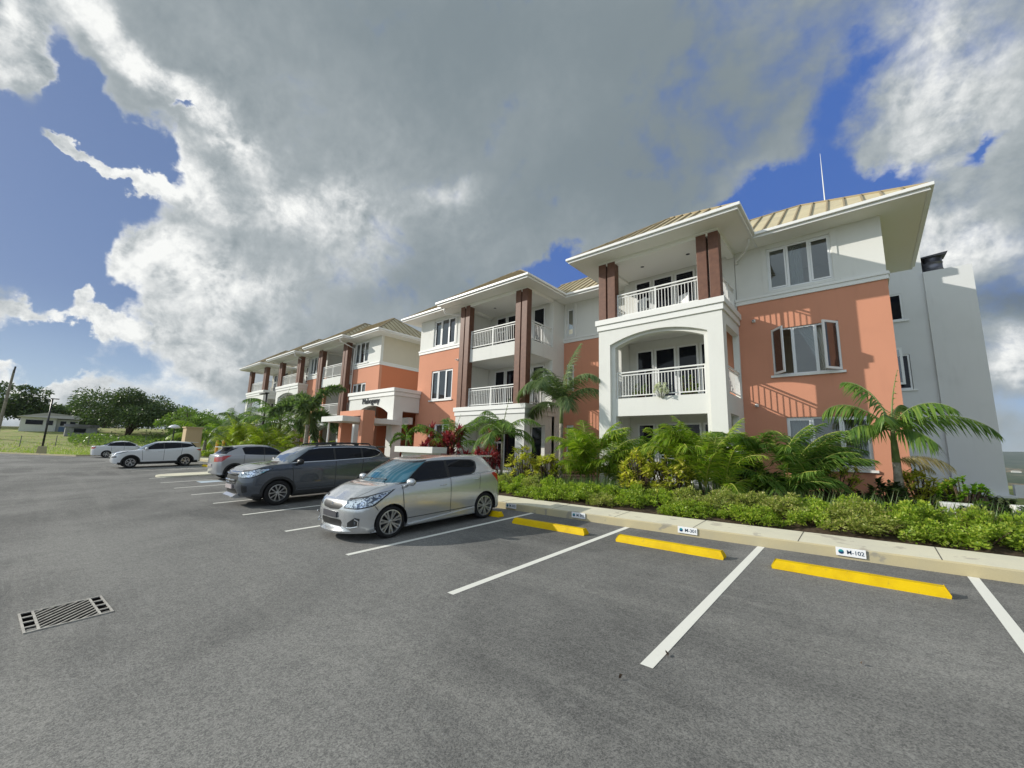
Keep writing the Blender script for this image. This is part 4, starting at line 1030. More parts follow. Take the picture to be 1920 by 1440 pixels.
def make_wheel(root, x, y, z, Rw, sg, spokes=5, style='y', width=.2, rimR=.70):
    """tyre with tread shoulder; rim is a child"""
    T = Matrix.Translation((x, y, z)) @ Matrix.Rotation(-sg * R(90), 4, 'X')     # local +z points outward
    r = Rw * rimR; h = width / 2
    b = MB(); b.lathe([(r, -h + .01), (Rw - .035, -h), (Rw - .008, -h + .02), (Rw, -h + .05), (Rw, h - .05), (Rw - .008, h - .02), (Rw - .035, h), (r + .01, h - .005), (r, h - .02)], 36, mat=T, close=True)
    ty = b.build('wheel', M['tyre'], root, smooth=True)
    b = MB(); hr = h - .02
    b.lathe([(r + .004, hr + .012), (r - .014, hr + .014), (r - .022, hr - .01), (r - .03, -h * .3)], 36, mat=T)          # rim lip and barrel
    b.lathe([(0.0, hr + .0), (.03, hr + .0), (.045, hr - .008), (.05, hr - .04)], 16, mat=T)                                # hub
    def spoke(a0, a1, r0, r1, w0, w1, z0=hr - .004, z1=hr + .004):
        c0, s0, c1, s1 = math.cos(a0), math.sin(a0), math.cos(a1), math.sin(a1)
        p, q = Vector((r0 * c0, r0 * s0, z0)), Vector((r1 * c1, r1 * s1, z1)); t = (q - p).normalized(); n_ = Vector((-t.y, t.x, 0)).normalized()
        vs = [p - n_ * w0, p + n_ * w0, q + n_ * w1, q - n_ * w1]; dn = Vector((0, 0, -.035))
        vs = [T @ v for v in vs] + [T @ (v + dn) for v in vs]
        b.add(vs, [(0, 1, 2, 3), (4, 7, 6, 5), (0, 4, 5, 1), (1, 5, 6, 2), (2, 6, 7, 3), (3, 7, 4, 0)])
    for k in range(spokes):
        a = 2 * math.pi * k / spokes + .3
        if style == 'twin':
            for d in (-.16, .16): spoke(a + d * .35, a + d, .035, r - .012, .012, .017)
        elif style == 'y':
            spoke(a, a, .03, r * .55, .014, .02); spoke(a, a + .30, r * .5, r - .012, .016, .014); spoke(a, a - .30, r * .5, r - .012, .016, .014)
        elif style == 'star':
            spoke(a, a + .32, .03, r - .012, .013, .013); spoke(a, a - .32, .03, r - .012, .013, .013); spoke(a + .32, a + .32, r * .45, r - .01, .006, .018)
        else: spoke(a, a, .03, r - .012, .02, .026)
    b.build('rim', M['alloy'], ty)
    b = MB(); b.lathe([(0, -.02), (r - .03, -.02)], 24, mat=T @ Matrix.Translation((0, 0, hr - .07))); b.build('brake_disc', M['steel_dark'], ty)
def mirrors(root, x, y, z, material, s=1.0):
    for sg in (1, -1):
        b = MB()
        prof = [(0, -.11), (.05, -.105), (.078, -.06), (.085, 0), (.078, .06), (.05, .1), (0, .105)]
        T = Matrix.Translation((x, sg * (y + .13), z)) @ Matrix.Diagonal((.85 * s, 1.05 * s, .88 * s, 1)) @ Matrix.Rotation(R(90), 4, 'X')
        b.lathe(prof, 14, mat=T); o = b.build('wing_mirror', material, root, smooth=True)
        b = MB(); b.tube([(x + .02, sg * (y - .02), z - .06), (x, sg * (y + .08), z - .05)], .022, 8); b.build('mirror_arm', M['plastic'], o)
def handles(root, xs, y, z, material):
    for (x, zz) in xs:
        for sg in (1, -1):
            b = MB(); b.tube([(x - .08, sg * (y - .004), zz), (x - .06, sg * (y + .022), zz), (x + .06, sg * (y + .022), zz + .004), (x + .08, sg * (y - .004), zz + .004)], .013, 6)
            b.build('door_handle', material, root, smooth=True)
side = lambda c, n: c.y > .3 and abs(n.y) > .45
sidelow = lambda c, n: c.y > .45 and abs(n.y) > .25
front = lambda c, n: c.x < 1.1 and n.x < -.05
rear = lambda c, n: c.x > 2.6 and n.x > .05
def gap(pts, w=.008):
    """thin polygon along a polyline of (x,z)"""
    outp = []; back = []
    for i, p_ in enumerate(pts):
        a = Vector(pts[max(0, i - 1)]); c = Vector(pts[min(len(pts) - 1, i + 1)]); t = (c - a).normalized(); n = Vector((-t.y, t.x)) * w
        outp.append((p_[0] + n.x, p_[1] + n.y)); back.append((p_[0] - n.x, p_[1] - n.y))
    return outp + back[::-1]
def door_gaps(lines):
    return [dict(name='panel_gap', mat='plastic', plane='xz', poly=gap([a, b_]), cond=side, into='body', only=(0,)) for a, b_ in lines]
def arches(ws, R_, trim=None, rt=None):
    fs = []
    if trim: fs += [dict(name='wheel_arch_trim', mat=trim, plane='xz', poly=[], circle=(x, z, rt), cond=sidelow, only=(0,), push=.008) for x, z in ws]
    fs += [dict(name='hole', plane='xz', poly=[], circle=(x, z, R_), cond=sidelow, delete=True) for x, z in ws]
    return fs

# ---- silver hatchback (nearest)
def ring_set(L, zs, xfs, xrs, ws, fb, rb, crowns):
    return [dict(z=z, xf=xf, xr=xr, w=w, fb=f, rb=r_, crown=c) for z, xf, xr, w, f, r_, c in zip(zs, xfs, xrs, ws, fb, rb, crowns)]
def pose(root, x, y, rz): root.location = (x, y, G(x, y)); root.rotation_euler = (R(0), 0, rz)
def ground_pose(root, cx, nose_y, heading):
    """car local +x runs from nose to tail; heading 'S': nose towards -Y, 'N': nose towards +Y"""
    sgn = 1 if heading == 'S' else -1
    rz = R(90) * sgn
    root.location = (cx, nose_y, G(cx, nose_y)); root.rotation_euler = (0, -math.atan(0.0421) * sgn, rz)

hb = empty('parked_car', label='silver five-door hatchback with a turquoise sunshade behind its windscreen', cat='car', group='cars parked in the lot')
W_ = 1.695
rings = ring_set(3.85,
    [[(0, .24), (3.9, .24)], [(0, .20), (.7, .17), (3.2, .17), (3.85, .24)], [(0, .40), (3.85, .42)], [(0, .58), (1, .60), (3.85, .64)], [(0, .68), (.5, .78), (1.2, .84), (3.85, .90)],
     [(0.1, .74), (.5, .86), (1.0, .955), (2, 1.0), (3.3, 1.06), (3.85, 1.08)], [(.4, .90), (.6, .955), (.95, 1.00), (2, 1.03), (3.4, 1.09), (3.8, 1.10)], [(.78, 1.0), (.95, 1.025), (2, 1.05), (3.4, 1.11), (3.8, 1.12)],
     [(1.1, 1.22), (2, 1.235), (3.3, 1.26), (3.7, 1.27)], [(1.4, 1.40), (1.8, 1.43), (2.5, 1.44), (3.2, 1.42), (3.6, 1.39)], [(1.5, 1.445), (2.1, 1.485), (3.2, 1.47), (3.6, 1.435)], [(1.8, 1.465), (2.3, 1.505), (3.2, 1.485), (3.5, 1.455)], [(1.9, 1.47), (2.4, 1.51), (3.1, 1.495)]],
    [.20, .07, .02, .02, .07, .16, .46, .80, 1.07, 1.43, 1.58, 1.75, 1.85], [3.72, 3.82, 3.85, 3.86, 3.84, 3.81, 3.77, 3.72, 3.62, 3.50, 3.44, 3.36, 3.26],
    [.42, .485, .498, .502, .498, .482, .462, .445, .405, .352, .325, .20, .008], [.35, .38, .42, .42, .46, .50, .45, .34, .30, .26, .22, .2, .1], [.25, .25, .28, .3, .3, .28, .26, .24, .22, .2, .18, .15, .1],
    [0, 0, 0, 0, .02, .03, .045, .01, 0, 0, 0, 0, 0])
DLO = [(1.06, 1.015), (1.64, 1.375), (1.9, 1.405), (2.5, 1.415), (3.08, 1.385), (3.20, 1.33), (3.19, 1.21), (3.10, 1.12), (2.95, 1.085), (2.0, 1.035)]
wz = [(.78, .305), (3.21, .305)]
feats = arches(wz, .345) + [
    dict(name='pillar_trim', mat='plastic', plane='xz', poly=[(.86, .995), (1.47, 1.385), (1.8, 1.418), (2.5, 1.424), (2.94, 1.402), (3.05, 1.345), (3.03, 1.20), (2.95, 1.105), (2.82, 1.066), (2.0, 1.02)], cond=side, into='body', only=(0,)),
    dict(name='side_window', mat='car_glass', plane='xz', poly=[(1.12, 1.035), (1.60, 1.365), (1.85, 1.393), (2.13, 1.398), (2.15, 1.05), (2.0, 1.045)], cond=side),
    dict(name='side_window', mat='car_glass', plane='xz', poly=[(2.22, 1.055), (2.20, 1.40), (2.5, 1.402), (2.90, 1.380), (3.00, 1.33), (2.985, 1.215), (2.91, 1.13), (2.80, 1.095)], cond=side),
    dict(name='headlight_surround', mat='plastic', plane='xz', poly=[(-.05, .62), (.17, .605), (.43, .65), (.61, .77), (.86, .925), (.5, .868), (.22, .795), (-.05, .72)], cond=lambda c, n: c.x < .95 and c.y > .385, into='body', only=(0,)),
    dict(name='headlight', mat='lamp', plane='xz', poly=[(-.05, .635), (.16, .625), (.40, .665), (.58, .78), (.80, .915), (.5, .852), (.22, .78), (-.05, .70)], cond=lambda c, n: c.x < .95 and c.y > .40),
    dict(name='grille', mat='mesh', plane='yz', poly=[(0, .565), (.30, .585), (.38, .64), (.36, .70), (0, .70)], cond=front, split=False),
    dict(name='lower_grille', mat='mesh', plane='yz', poly=[(0, .27), (.36, .27), (.40, .36), (.36, .40), (0, .40)], cond=front, split=False),
    dict(name='fog_lamp_surround', mat='plastic', plane='yz', poly=[(.52, .27), (.74, .30), (.76, .44), (.70, .46), (.54, .36)], cond=front),
    dict(name='tail_light', mat='tail', plane='xz', poly=[(3.42, 1.06), (3.54, 1.085), (3.80, .90), (3.9, .72), (3.74, .72), (3.60, .87), (3.50, .98)], cond=lambda c, n: c.y > .45 and c.x > 3.4),
    dict(name='panel_gap', mat='plastic', plane='xy', poly=gap([(.20, .50), (.40, .62), (.70, .69), (1.0, .715)], .006), cond=lambda c, n: n.z > .25 and c.x < 1.1 and c.z > .62, into='body', only=(0,)),
] + door_gaps([((.44, .64), (.50, .56)), ((1.05, .38), (1.0, .98)), ((2.17, .30), (2.19, 1.03)), ((3.02, .72), (3.06, 1.07)), ((1.1, .33), (3.0, .345))])
hb_body = build_car(hb, rings, W_, feats, 'silver_paint', (7.1, 9.3), (7.4, 9.1), 4.0, 3.4, wz, .305, sunshade=True, glass_front=M['screen_glass'])
for (x, z) in wz:
    for sg in (1, -1): make_wheel(hb, x, sg * (W_ / 2 - .115), z, .305, sg, spokes=7, style='twin', width=.195, rimR=.74)
mirrors(hb, 1.12, .80, 1.035, M['silver_paint']); handles(hb, [(1.98, .90), (2.95, .955)], .835, 0, M['silver_paint'])
b = MB()   # side skirt and front lip
for sg in (1, -1): b = MB(); b.prism([(1.15, .19), (2.86, .19), (2.86, .33), (1.15, .22)], sg * .80, sg * .865); b.build('side_skirt', M['silver_paint'], hb, bevel=.01)
b = MB(); n = 20
for i in range(n + 1):
    a = -1 + 2 * i / n; y = a * .80; x = -.03 + .42 * abs(a) ** 2.6
    b.v += [(x, y, .16), (x - .02, y, .20), (x + .12, y, .25), (x + .14, y, .16)]
for i in range(n):
    for k in range(4): b.f.append([4 * i + k, 4 * i + (k + 1) % 4, 4 * i + 4 + (k + 1) % 4, 4 * i + 4 + k]); b.m.append(0)
b.build('front_lip', M['silver_paint'], hb, smooth=False)
b = MB(); b.prism([(3.28, 1.482), (3.72, 1.468), (3.76, 1.44), (3.72, 1.43), (3.35, 1.445)], -.52, .52); b.build('roof_spoiler', M['silver_paint'], hb, bevel=.01)
b = MB(); b.box(.0, .025, -.26, .26, .43, .54); b.build('number_plate', M['plate'], hb)
for k in range(4):
    pass
b = MB()
for k in range(4): b.tube([(.055 + .02 * (abs(yy) / .3) ** 2, yy, .285 + .032 * k) for yy in (-.34, -.2, 0, .2, .34)], .007, 6)
b.build('grille_bar', M['chrome'], hb)
b = MB()   # angular S-shaped badge
T_ = lambda y, z: (.022 + .05 * z * 0, y, .645 + z)
for poly in ([(-.045, .0), (-.01, .045), (.045, .015), (.03, .0), (-.005, .022), (-.02, .008), (.03, -.012)], [(.045, .0), (.01, -.045), (-.045, -.015), (-.03, 0), (.005, -.022), (.02, -.008), (-.03, .012)]):
    b.add([(.035, y, .645 + z) for y, z in poly] + [(.06, y, .645 + z) for y, z in poly], [tuple(range(7)), tuple(range(13, 6, -1))] + [(i, (i + 1) % 7, (i + 1) % 7 + 7, i + 7) for i in range(7)])
b.build('badge', M['chrome'], hb)
for sg in (1, -1):
    b = MB(); b.lathe([(0, 0), (.05, 0), (.06, .01), (.07, -.01)], 16, mat=Matrix.Translation((.14, sg * .63, .36)) @ Matrix.Rotation(R(-90), 4, 'Y')); b.build('fog_lamp', M['lamp_dark'], hb)
    b = MB(); b.tube([(.10, sg * .74, .44), (.16, sg * .775, .40), (.16, sg * .765, .31), (.09, sg * .66, .285), (.06, sg * .56, .28)], .012, 6); b.build('fog_lamp_trim', M['chrome'], hb)
    b = MB(); b.lathe([(0, 0), (.06, .0), (.075, -.02)], 16, mat=Matrix.Translation((.34, sg * .62, .765)) @ Matrix.Rotation(R(-70), 4, 'Y')); b.build('headlight_lens', M['chrome'], hb)
b = MB(); b.tube([(3.05, 0, 1.46), (3.12, 0, 1.50)], .03, 8); b.build('antenna', M['black'], hb)
for y in (-.42, .12):
    b = MB(); b.tube([(.84, y, 1.03), (.91, y + .02, 1.075), (.88, y + .5, 1.06)], .008, 6); b.build('wiper', M['black'], hb)
hb.scale = (1.06, 1, 1); ground_pose(hb, -7.9, 3.86, 'S')

# ---- generic SUV / saloon rings from a few numbers
def rings_from(p):
    L, H = p['L'], p['H']; zn, zc, zb0, zb1 = p['zn'], p['zc'], p['zb0'], p['zb1']       # nose, cowl, belt front/rear
    cx, hx, rx, rgx = p['cowl'], p['header'], p['rhead'], p['rglass']                      # cowl x, header x, rear header x, rear glass base x
    tk = p.get('trunk', None)
    zr = p.get('zdeck', zb1)
    ground = p.get('sill', .22); hm = H * .5
    zs = [[(0, ground + .06), (L, ground + .06)], [(0, ground + .05), (.8, ground), (L - .8, ground), (L, ground + .05)], [(0, .46), (L, .48)], [(0, .62), (L, .68)], [(0, zn - .10), (.6, zc - .14), (1.6, zb0 - .14), (L, min(zb1, zr) - .14)],
          [(.1, zn), (.5, zn + (zc - zn) * .7), (cx, zc - .01), (cx + .8, zb0), (L - 1, zb1 - .02), (L, zr - .03)], [(.45, zn + (zc - zn) * .62), (cx, zc + .01), (cx + .8, zb0 + .02), (L - 1, zb1 + .01), (L, zr)], [(cx, zc + .03), (cx + .7, zb0 + .035), (rgx - .6, zb1 + .03), (rgx, (zr if tk else zb1) + .03)],
          [(cx + .2, (zc + H) / 2 - .02), (L, (zb1 + H) / 2 - .04)], [(hx, H - .12), ((hx + rx) / 2, H - .085), (rx, H - .13)], [(hx + .1, H - .07), ((hx + rx) / 2, H - .04), (rx - .1, H - .085)], [(hx + .3, H - .035), ((hx + rx) / 2, H - .008), (rx - .2, H - .06)], [(hx + .4, H - .03), ((hx + rx) / 2, H), (rx - .3, H - .055)]]
    xf = [.22, .09, .02, .0, .04, .13, .5, cx, (cx + hx) / 2 - .03, hx, hx + .15, hx + .3, hx + .4]
    dk = L - .06
    xr = [L - .15, L - .05, L - .01, L, L - .02, L - .04, (L + rgx) / 2 if tk else L - .07, rgx, (rgx + rx) / 2, rx, rx - .12, rx - .25, rx - .35]
    w = [.42, .485, .498, .502, .498, .484, .466, .45, .41, .362, .335, .20, .008]
    fbk = p.get('fb', .40); rbk = p.get('rb', .28)
    return ring_set(L, zs, xf, xr, w, [fbk * k for k in (.8, .9, 1, 1, 1.05, 1.1, 1.05, .8, .7, .62, .5, .4, .2)], [rbk * k for k in (.9, .9, 1, 1, 1, 1, .95, .9, .85, .8, .7, .5, .3)], [0, 0, 0, 0, .015, .02, .03, .01, 0, 0, 0, 0, 0])
def dlo_feats(poly, cuts, chrome=False, trim='plastic', grow=.02):
    fs = []
    c = Vector((sum(p_[0] for p_ in poly) / len(poly), sum(p_[1] for p_ in poly) / len(poly)))
    big = [(c.x + (p_[0] - c.x) * (1 + grow) , c.y + (p_[1] - c.y) * (1 + grow * 4.5)) for p_ in poly]
    fs.append(dict(name='window_trim', mat=trim, plane='xz', poly=big, cond=side, into='body', only=(0,)))
    if chrome: fs.append(dict(name='pillar_trim', mat='plastic', plane='xz', poly=poly, cond=side, into='body'))
    xs = sorted(p_[0] for p_ in poly); edges = [xs[0] - .1] + cuts + [xs[-1] + .1]
    def clip(poly, xa, xb):
        for xx, keep in ((xa, 1), (xb, -1)):
            res = []
            for p_, q in zip(poly, poly[1:] + poly[:1]):
                ip, iq = (p_[0] - xx) * keep >= 0, (q[0] - xx) * keep >= 0
                if ip: res.append(p_)
                if ip != iq: t = (xx - p_[0]) / (q[0] - p_[0]); res.append((xx, p_[1] + (q[1] - p_[1]) * t))
            poly = res
        return poly
    for a, b_ in zip(edges, edges[1:]):
        pl = clip(poly, a + .03, b_ - .03)
        if len(pl) > 2: fs.append(dict(name='side_window', mat='car_glass', plane='xz', poly=pl, cond=side))
    return fs
def suv(root, p, paint, wz, Rw, feats, spokes, style, clad='plastic'):
    cl = []
    if clad:
        g = p.get('sill', .22)
        cl = [dict(name='sill_trim', mat=clad, plane='xz', poly=[(.3, g - .1), (p['L'] - .3, g - .1), (p['L'] - .3, .38), (.3, .36)], cond=sidelow, only=(0,), push=.004)]
    fs = cl + arches(wz, Rw + .045, clad, Rw + .115) + feats
    bd = build_car(root, rings_from(p), p['W'], fs, paint, (7.1, 9.3), (7.3, 9.1), 4.0, 3.6, wz, Rw)
    for (x, z) in wz:
        for sg in (1, -1): make_wheel(root, x, sg * (p['W'] / 2 - .125), z, Rw, sg, spokes, style, .215, p.get('rimR', .66))
    return bd
# dark grey SUV
sv = empty('parked_car', label='dark grey estate-style SUV with black roof rails and chrome window line', cat='car', group='cars parked in the lot')
p = dict(L=4.64, H=1.69, W=1.815, zn=.94, zc=1.15, zb0=1.14, zb1=1.20, cowl=1.10, header=1.68, rhead=4.15, rglass=4.45, fb=.42, rb=.3, sill=.26)
wz = [(.93, .345), (3.60, .345)]
dlo = [(1.26, 1.175), (1.76, 1.52), (2.05, 1.57), (3.0, 1.58), (3.55, 1.555), (3.95, 1.485), (4.12, 1.39), (3.98, 1.30), (3.7, 1.235), (2.5, 1.195)]
f_ = dlo_feats(dlo, [2.52, 3.42], chrome=True, trim='chrome') + [
    dict(name='headlight_surround', mat='plastic', plane='xz', poly=[(-.05, .79), (.27, .80), (.54, .90), (.78, 1.05), (.42, 1.05), (-.05, .93)], cond=lambda c, n: c.x < .9 and c.y > .46, into='body', only=(0,)),
    dict(name='headlight', mat='lamp', plane='xz', poly=[(-.05, .81), (.25, .82), (.52, .92), (.72, 1.03), (.42, 1.03), (-.05, .91)], cond=lambda c, n: c.x < .9 and c.y > .48),
    dict(name='grille', mat='mesh', plane='yz', poly=[(0, .62), (.40, .62), (.50, .76), (.44, .92), (0, .92)], cond=front, split=False),
    dict(name='lower_grille', mat='mesh', plane='yz', poly=[(0, .36), (.48, .36), (.42, .50), (0, .50)], cond=front, split=False),
    dict(name='fog_lamp_surround', mat='plastic', plane='yz', poly=[(.66, .40), (.80, .42), (.82, .58), (.68, .62)], cond=front),
    dict(name='panel_gap', mat='plastic', plane='xy', poly=gap([(.25, .56), (.6, .70), (1.2, .76)], .006), cond=lambda c, n: n.z > .25 and c.x < 1.3 and c.z > .7, into='body', only=(0,)),
    dict(name='tail_light', mat='tail', plane='xz', poly=[(4.30, 1.12), (4.7, 1.16), (4.7, .98), (4.42, 1.0)], cond=lambda c, n: c.y > .45 and c.x > 4.1),
] + door_gaps([((1.32, .45), (1.26, 1.13)), ((2.50, .40), (2.52, 1.17)), ((3.34, .62), (3.42, 1.21)), ((1.42, .42), (3.2, .42))])
suv(sv, p, 'grey_paint', wz, .345, f_, 5, 'star')
mirrors(sv, 1.42, .87, 1.19, M['black'], 1.15); handles(sv, [(2.30, 1.02), (3.22, 1.06)], .90, 0, M['grey_paint'])
for sg in (1, -1):
    b = MB(); y = sg * .56
    b.tube([(1.95, y, 1.59), (2.10, y, 1.685), (3.0, y, 1.715), (3.75, y, 1.68), (3.88, y, 1.57)], .022, 8)
    for xx, zz in ((2.55, 1.59), (3.3, 1.59)): b.box(xx - .08, xx + .08, y - .03, y + .03, zz, zz + .11)
    b.build('roof_rail', M['black'], sv)
b = MB(); b.tube([(.05, -.42, .92), (.0, -.2, .905), (-.012, 0, .90), (.0, .2, .905), (.05, .42, .92)], .018, 6); b.tube([(.01, -.38, .73), (-.02, 0, .73), (.01, .38, .73)], .022, 6); b.tube([(.02, -.38, .66), (-.015, 0, .66), (.02, .38, .66)], .010, 6); b.build('grille_bar', M['chrome'], sv)
b = MB(); b.lathe([(0, .012), (.055, .01), (.07, 0)], 20, mat=Matrix.Translation((-.03, 0, .73)) @ Matrix.Rotation(R(-90), 4, 'Y') @ Matrix.Diagonal((.6, 1, 1, 1))); b.build('badge', M['chrome'], sv)
b = MB(); b.box(-.03, .0, -.26, .26, .50, .61); b.build('number_plate', M['tail_clear'], sv)
b = MB(); b.prism([(.02, .25), (-.03, .30), (.05, .36), (.3, .33), (.3, .25)], -.45, .45); b.build('skid_plate', M['midgrey_paint'], sv)
b = MB(); b.prism([(3.98, 1.60), (4.40, 1.575), (4.42, 1.55), (4.05, 1.545)], -.58, .58); b.build('roof_spoiler', M['grey_paint'], sv, bevel=.01)
for sg in (1, -1):
    b = MB(); b.tube([(.20, sg * .68, .87), (.34, sg * .80, .90), (.42, sg * .84, .86)], .016, 6); b.build('headlight_lens', M['chrome'], sv)
sv.scale = (1.04, 1, 1.01); ground_pose(sv, -13.7, 3.72, 'S')

# mid grey crossover, tail towards us
cr = empty('parked_car', label='light grey crossover seen from its tail corner, parked nose-in behind the dark grey car', cat='car', group='cars parked in the lot')
p = dict(L=4.15, H=1.57, W=1.77, zn=.82, zc=1.03, zb0=1.03, zb1=1.10, cowl=1.15, header=1.80, rhead=3.62, rglass=3.98, fb=.4, rb=.30, sill=.24)
wz = [(.85, .325), (3.42, .325)]
dlo = [(1.30, 1.06), (1.86, 1.40), (2.4, 1.455), (3.0, 1.44), (3.12, 1.40), (3.02, 1.14), (2.4, 1.10)]
f_ = dlo_feats(dlo, [2.22]) + [
    dict(name='quarter_window', mat='car_glass', plane='xz', poly=[(3.25, 1.44), (3.62, 1.38), (3.85, 1.20), (3.8, 1.17), (3.5, 1.32)], cond=side),
    dict(name='tail_light', mat='tail', plane='xz', poly=[(3.55, 1.09), (3.75, 1.10), (4.3, .98), (4.3, .80), (3.92, .84), (3.72, 1.0)], cond=lambda c, n: c.y > .42 and c.x > 3.4),
    dict(name='headlight', mat='lamp', plane='yz', poly=[(.50, .70), (.88, .76), (.88, .88), (.55, .84)], cond=lambda c, n: c.x < .9 and c.y > .3),
] + door_gaps([((1.32, .40), (1.30, 1.04)), ((2.24, .36), (2.24, 1.08)), ((3.08, .60), (3.05, 1.10))])
suv(cr, p, 'midgrey_paint', wz, .325, f_, 5, 'plain')
mirrors(cr, 1.42, .83, 1.10, M['midgrey_paint'])
b = MB(); b.prism([(3.45, 1.50), (3.88, 1.475), (3.9, 1.45), (3.55, 1.455)], -.56, .56); b.build('roof_spoiler', M['midgrey_paint'], cr, bevel=.01)
b = MB(); b.box(4.13, 4.17, -.26, .26, .62, .73); b.build('number_plate', M['tail_clear'], cr)
ground_pose(cr, -22.4, 9.35, 'N')

# white SUV
wsv = empty('parked_car', label='white SUV with dark wheel arch trim, parked beside the white saloon', cat='car', group='cars parked in the lot')
p = dict(L=4.48, H=1.63, W=1.85, zn=.86, zc=1.08, zb0=1.08, zb1=1.16, cowl=1.22, header=1.92, rhead=3.95, rglass=4.25, fb=.42, rb=.3, sill=.25)
wz = [(.88, .345), (3.55, .345)]
dlo = [(1.42, 1.12), (2.0, 1.47), (2.5, 1.515), (3.2, 1.50), (3.75, 1.43), (3.98, 1.32), (3.6, 1.22), (2.6, 1.15)]
f_ = dlo_feats(dlo, [2.42, 3.3]) + [
    dict(name='headlight', mat='lamp_dark', plane='xz', poly=[(-.05, .80), (.3, .86), (.75, .99), (.72, 1.01), (.3, .92), (-.05, .86)], cond=lambda c, n: c.x < 1.0 and c.y > .46),
    dict(name='grille', mat='mesh', plane='yz', poly=[(0, .56), (.36, .56), (.44, .80), (0, .80)], cond=front, split=False),
    dict(name='fog_lamp_surround', mat='plastic', plane='yz', poly=[(.55, .62), (.88, .66), (.86, .74), (.56, .72)], cond=front),
    dict(name='tail_light', mat='tail', plane='xz', poly=[(4.08, 1.08), (4.5, 1.10), (4.5, .96), (4.2, 1.0)], cond=lambda c, n: c.y > .42 and c.x > 3.9),
] + door_gaps([((1.42, .45), (1.38, 1.08)), ((2.42, .42), (2.44, 1.12)), ((3.28, .62), (3.34, 1.16))])
suv(wsv, p, 'white_paint', wz, .345, f_, 5, 'y')
mirrors(wsv, 1.55, .88, 1.17, M['white_paint'], 1.1); handles(wsv, [(2.22, 1.0), (3.15, 1.05)], .92, 0, M['white_paint'])
b = MB(); b.prism([(3.8, 1.56), (4.22, 1.535), (4.24, 1.51), (3.9, 1.51)], -.58, .58); b.build('roof_spoiler', M['white_paint'], wsv, bevel=.01)
b = MB(); b.tube([(.06, -.36, .80), (.0, 0, .80), (.06, .36, .80)], .014, 6); b.tube([(.02, -.36, .70), (-.02, 0, .70), (.02, .36, .70)], .014, 6); b.build('grille_bar', M['chrome'], wsv)
ground_pose(wsv, -35.0, 2.97, 'S')

# white saloon
sd = empty('parked_car', label='white saloon car at the far end of the lot, partly hidden by the white SUV', cat='car', group='cars parked in the lot')
p = dict(L=4.45, H=1.50, W=1.70, zn=.76, zc=.97, zb0=.98, zb1=1.03, cowl=1.20, header=1.85, rhead=3.15, rglass=3.78, trunk=1, zdeck=1.05, fb=.36, rb=.26, sill=.2)
wz = [(.85, .31), (3.45, .31)]
dlo = [(1.35, 1.01), (1.90, 1.34), (2.4, 1.385), (2.9, 1.36), (3.25, 1.24), (3.42, 1.10), (3.3, 1.055), (2.4, 1.035)]
f_ = dlo_feats(dlo, [2.30]) + [
    dict(name='tail_light', mat='tail', plane='xz', poly=[(4.12, .98), (4.5, .98), (4.5, .78), (4.25, .80)], cond=lambda c, n: c.y > .45 and c.x > 3.8),
    dict(name='headlight', mat='lamp', plane='yz', poly=[(.45, .66), (.85, .72), (.85, .84), (.5, .78)], cond=lambda c, n: c.x < .9 and c.y > .3),
] + door_gaps([((1.38, .40), (1.34, .98)), ((2.30, .36), (2.32, 1.0)), ((3.12, .60), (3.2, 1.02))])
suv(sd, p, 'white_paint', wz, .31, f_, 6, 'plain', clad=None)
mirrors(sd, 1.48, .80, 1.04, M['white_paint']); handles(sd, [(2.10, .90), (3.0, .93)], .84, 0, M['white_paint'])
ground_pose(sd, -52.8, 3.15 + 4.45, 'N')

# ------------------------------------------------------------------ wheel stops, bay plates, drain, posts
def wheel_stop(x0, x1, label, y=7.35, gs='yellow concrete wheel stops at the heads of the bays'):
    cx = (x0 + x1) / 2; Ls = (x1 - x0) / 2
    o = MB(); prof = [(-.095, 0), (-.085, .035), (-.055, .115), (.055, .115), (.085, .035), (.095, 0)]
    nseg = 12; n = len(prof)
    for i in range(nseg + 1):
        x = -Ls + 2 * Ls * i / nseg
        if i == 0: xs = [x, x, x + .035, x + .035, x, x]
        elif i == nseg: xs = [x, x, x - .035, x - .035, x, x]
        else: xs = [x] * 6
        for (yy, zz), xx in zip(prof, xs): o.v.append((xx, yy, zz))
    for i in range(nseg):
        for k in range(n - 1): o.f.append([i * n + k, (i + 1) * n + k, (i + 1) * n + k + 1, i * n + k + 1]); o.m.append(0)
    o.f.append(list(range(n - 1, -1, -1))); o.f.append([nseg * n + k for k in range(n)]); o.m += [0, 0]
    ob = o.build('wheel_stop', M['yellow'], bevel=.008); ob.location = (cx, y, G(cx, y) + .001); ob.rotation_euler = (math.atan(.0421), -math.atan(.008), 0)
    return tag(ob, label, 'wheel stop', gs)
wheel_stop(-1.19, .61, 'yellow concrete wheel stop in front of the M-102 plate')
wheel_stop(-3.66, -1.84, 'yellow concrete wheel stop in front of the M-301 plate')
wheel_stop(-6.2, -4.34, 'yellow concrete wheel stop half in the shadow of the silver hatchback')
wheel_stop(-8.75, -6.87, 'yellow concrete wheel stop mostly hidden behind the tyre of the silver hatchback', 7.62)
for i, x in enumerate((-29.9, -32.2)):
    wheel_stop(x - .8, x + .8, ['small far yellow wheel stop just right of the white SUV', 'far yellow wheel stop close to the tail of the white SUV'][i], 7.3)
def text_mesh(body, size, mat_, ext=.002):
    cu = bpy.data.curves.new('t', 'FONT'); cu.body = body; cu.size = size; cu.extrude = ext; cu.offset = .0004
    to = bpy.data.objects.new('t', cu); COL.objects.link(to); bpy.context.view_layer.update()
    me = bpy.data.meshes.new_from_object(to.evaluated_get(bpy.context.evaluated_depsgraph_get())); bpy.data.objects.remove(to)
    me.materials.clear(); me.materials.append(mat_); return me
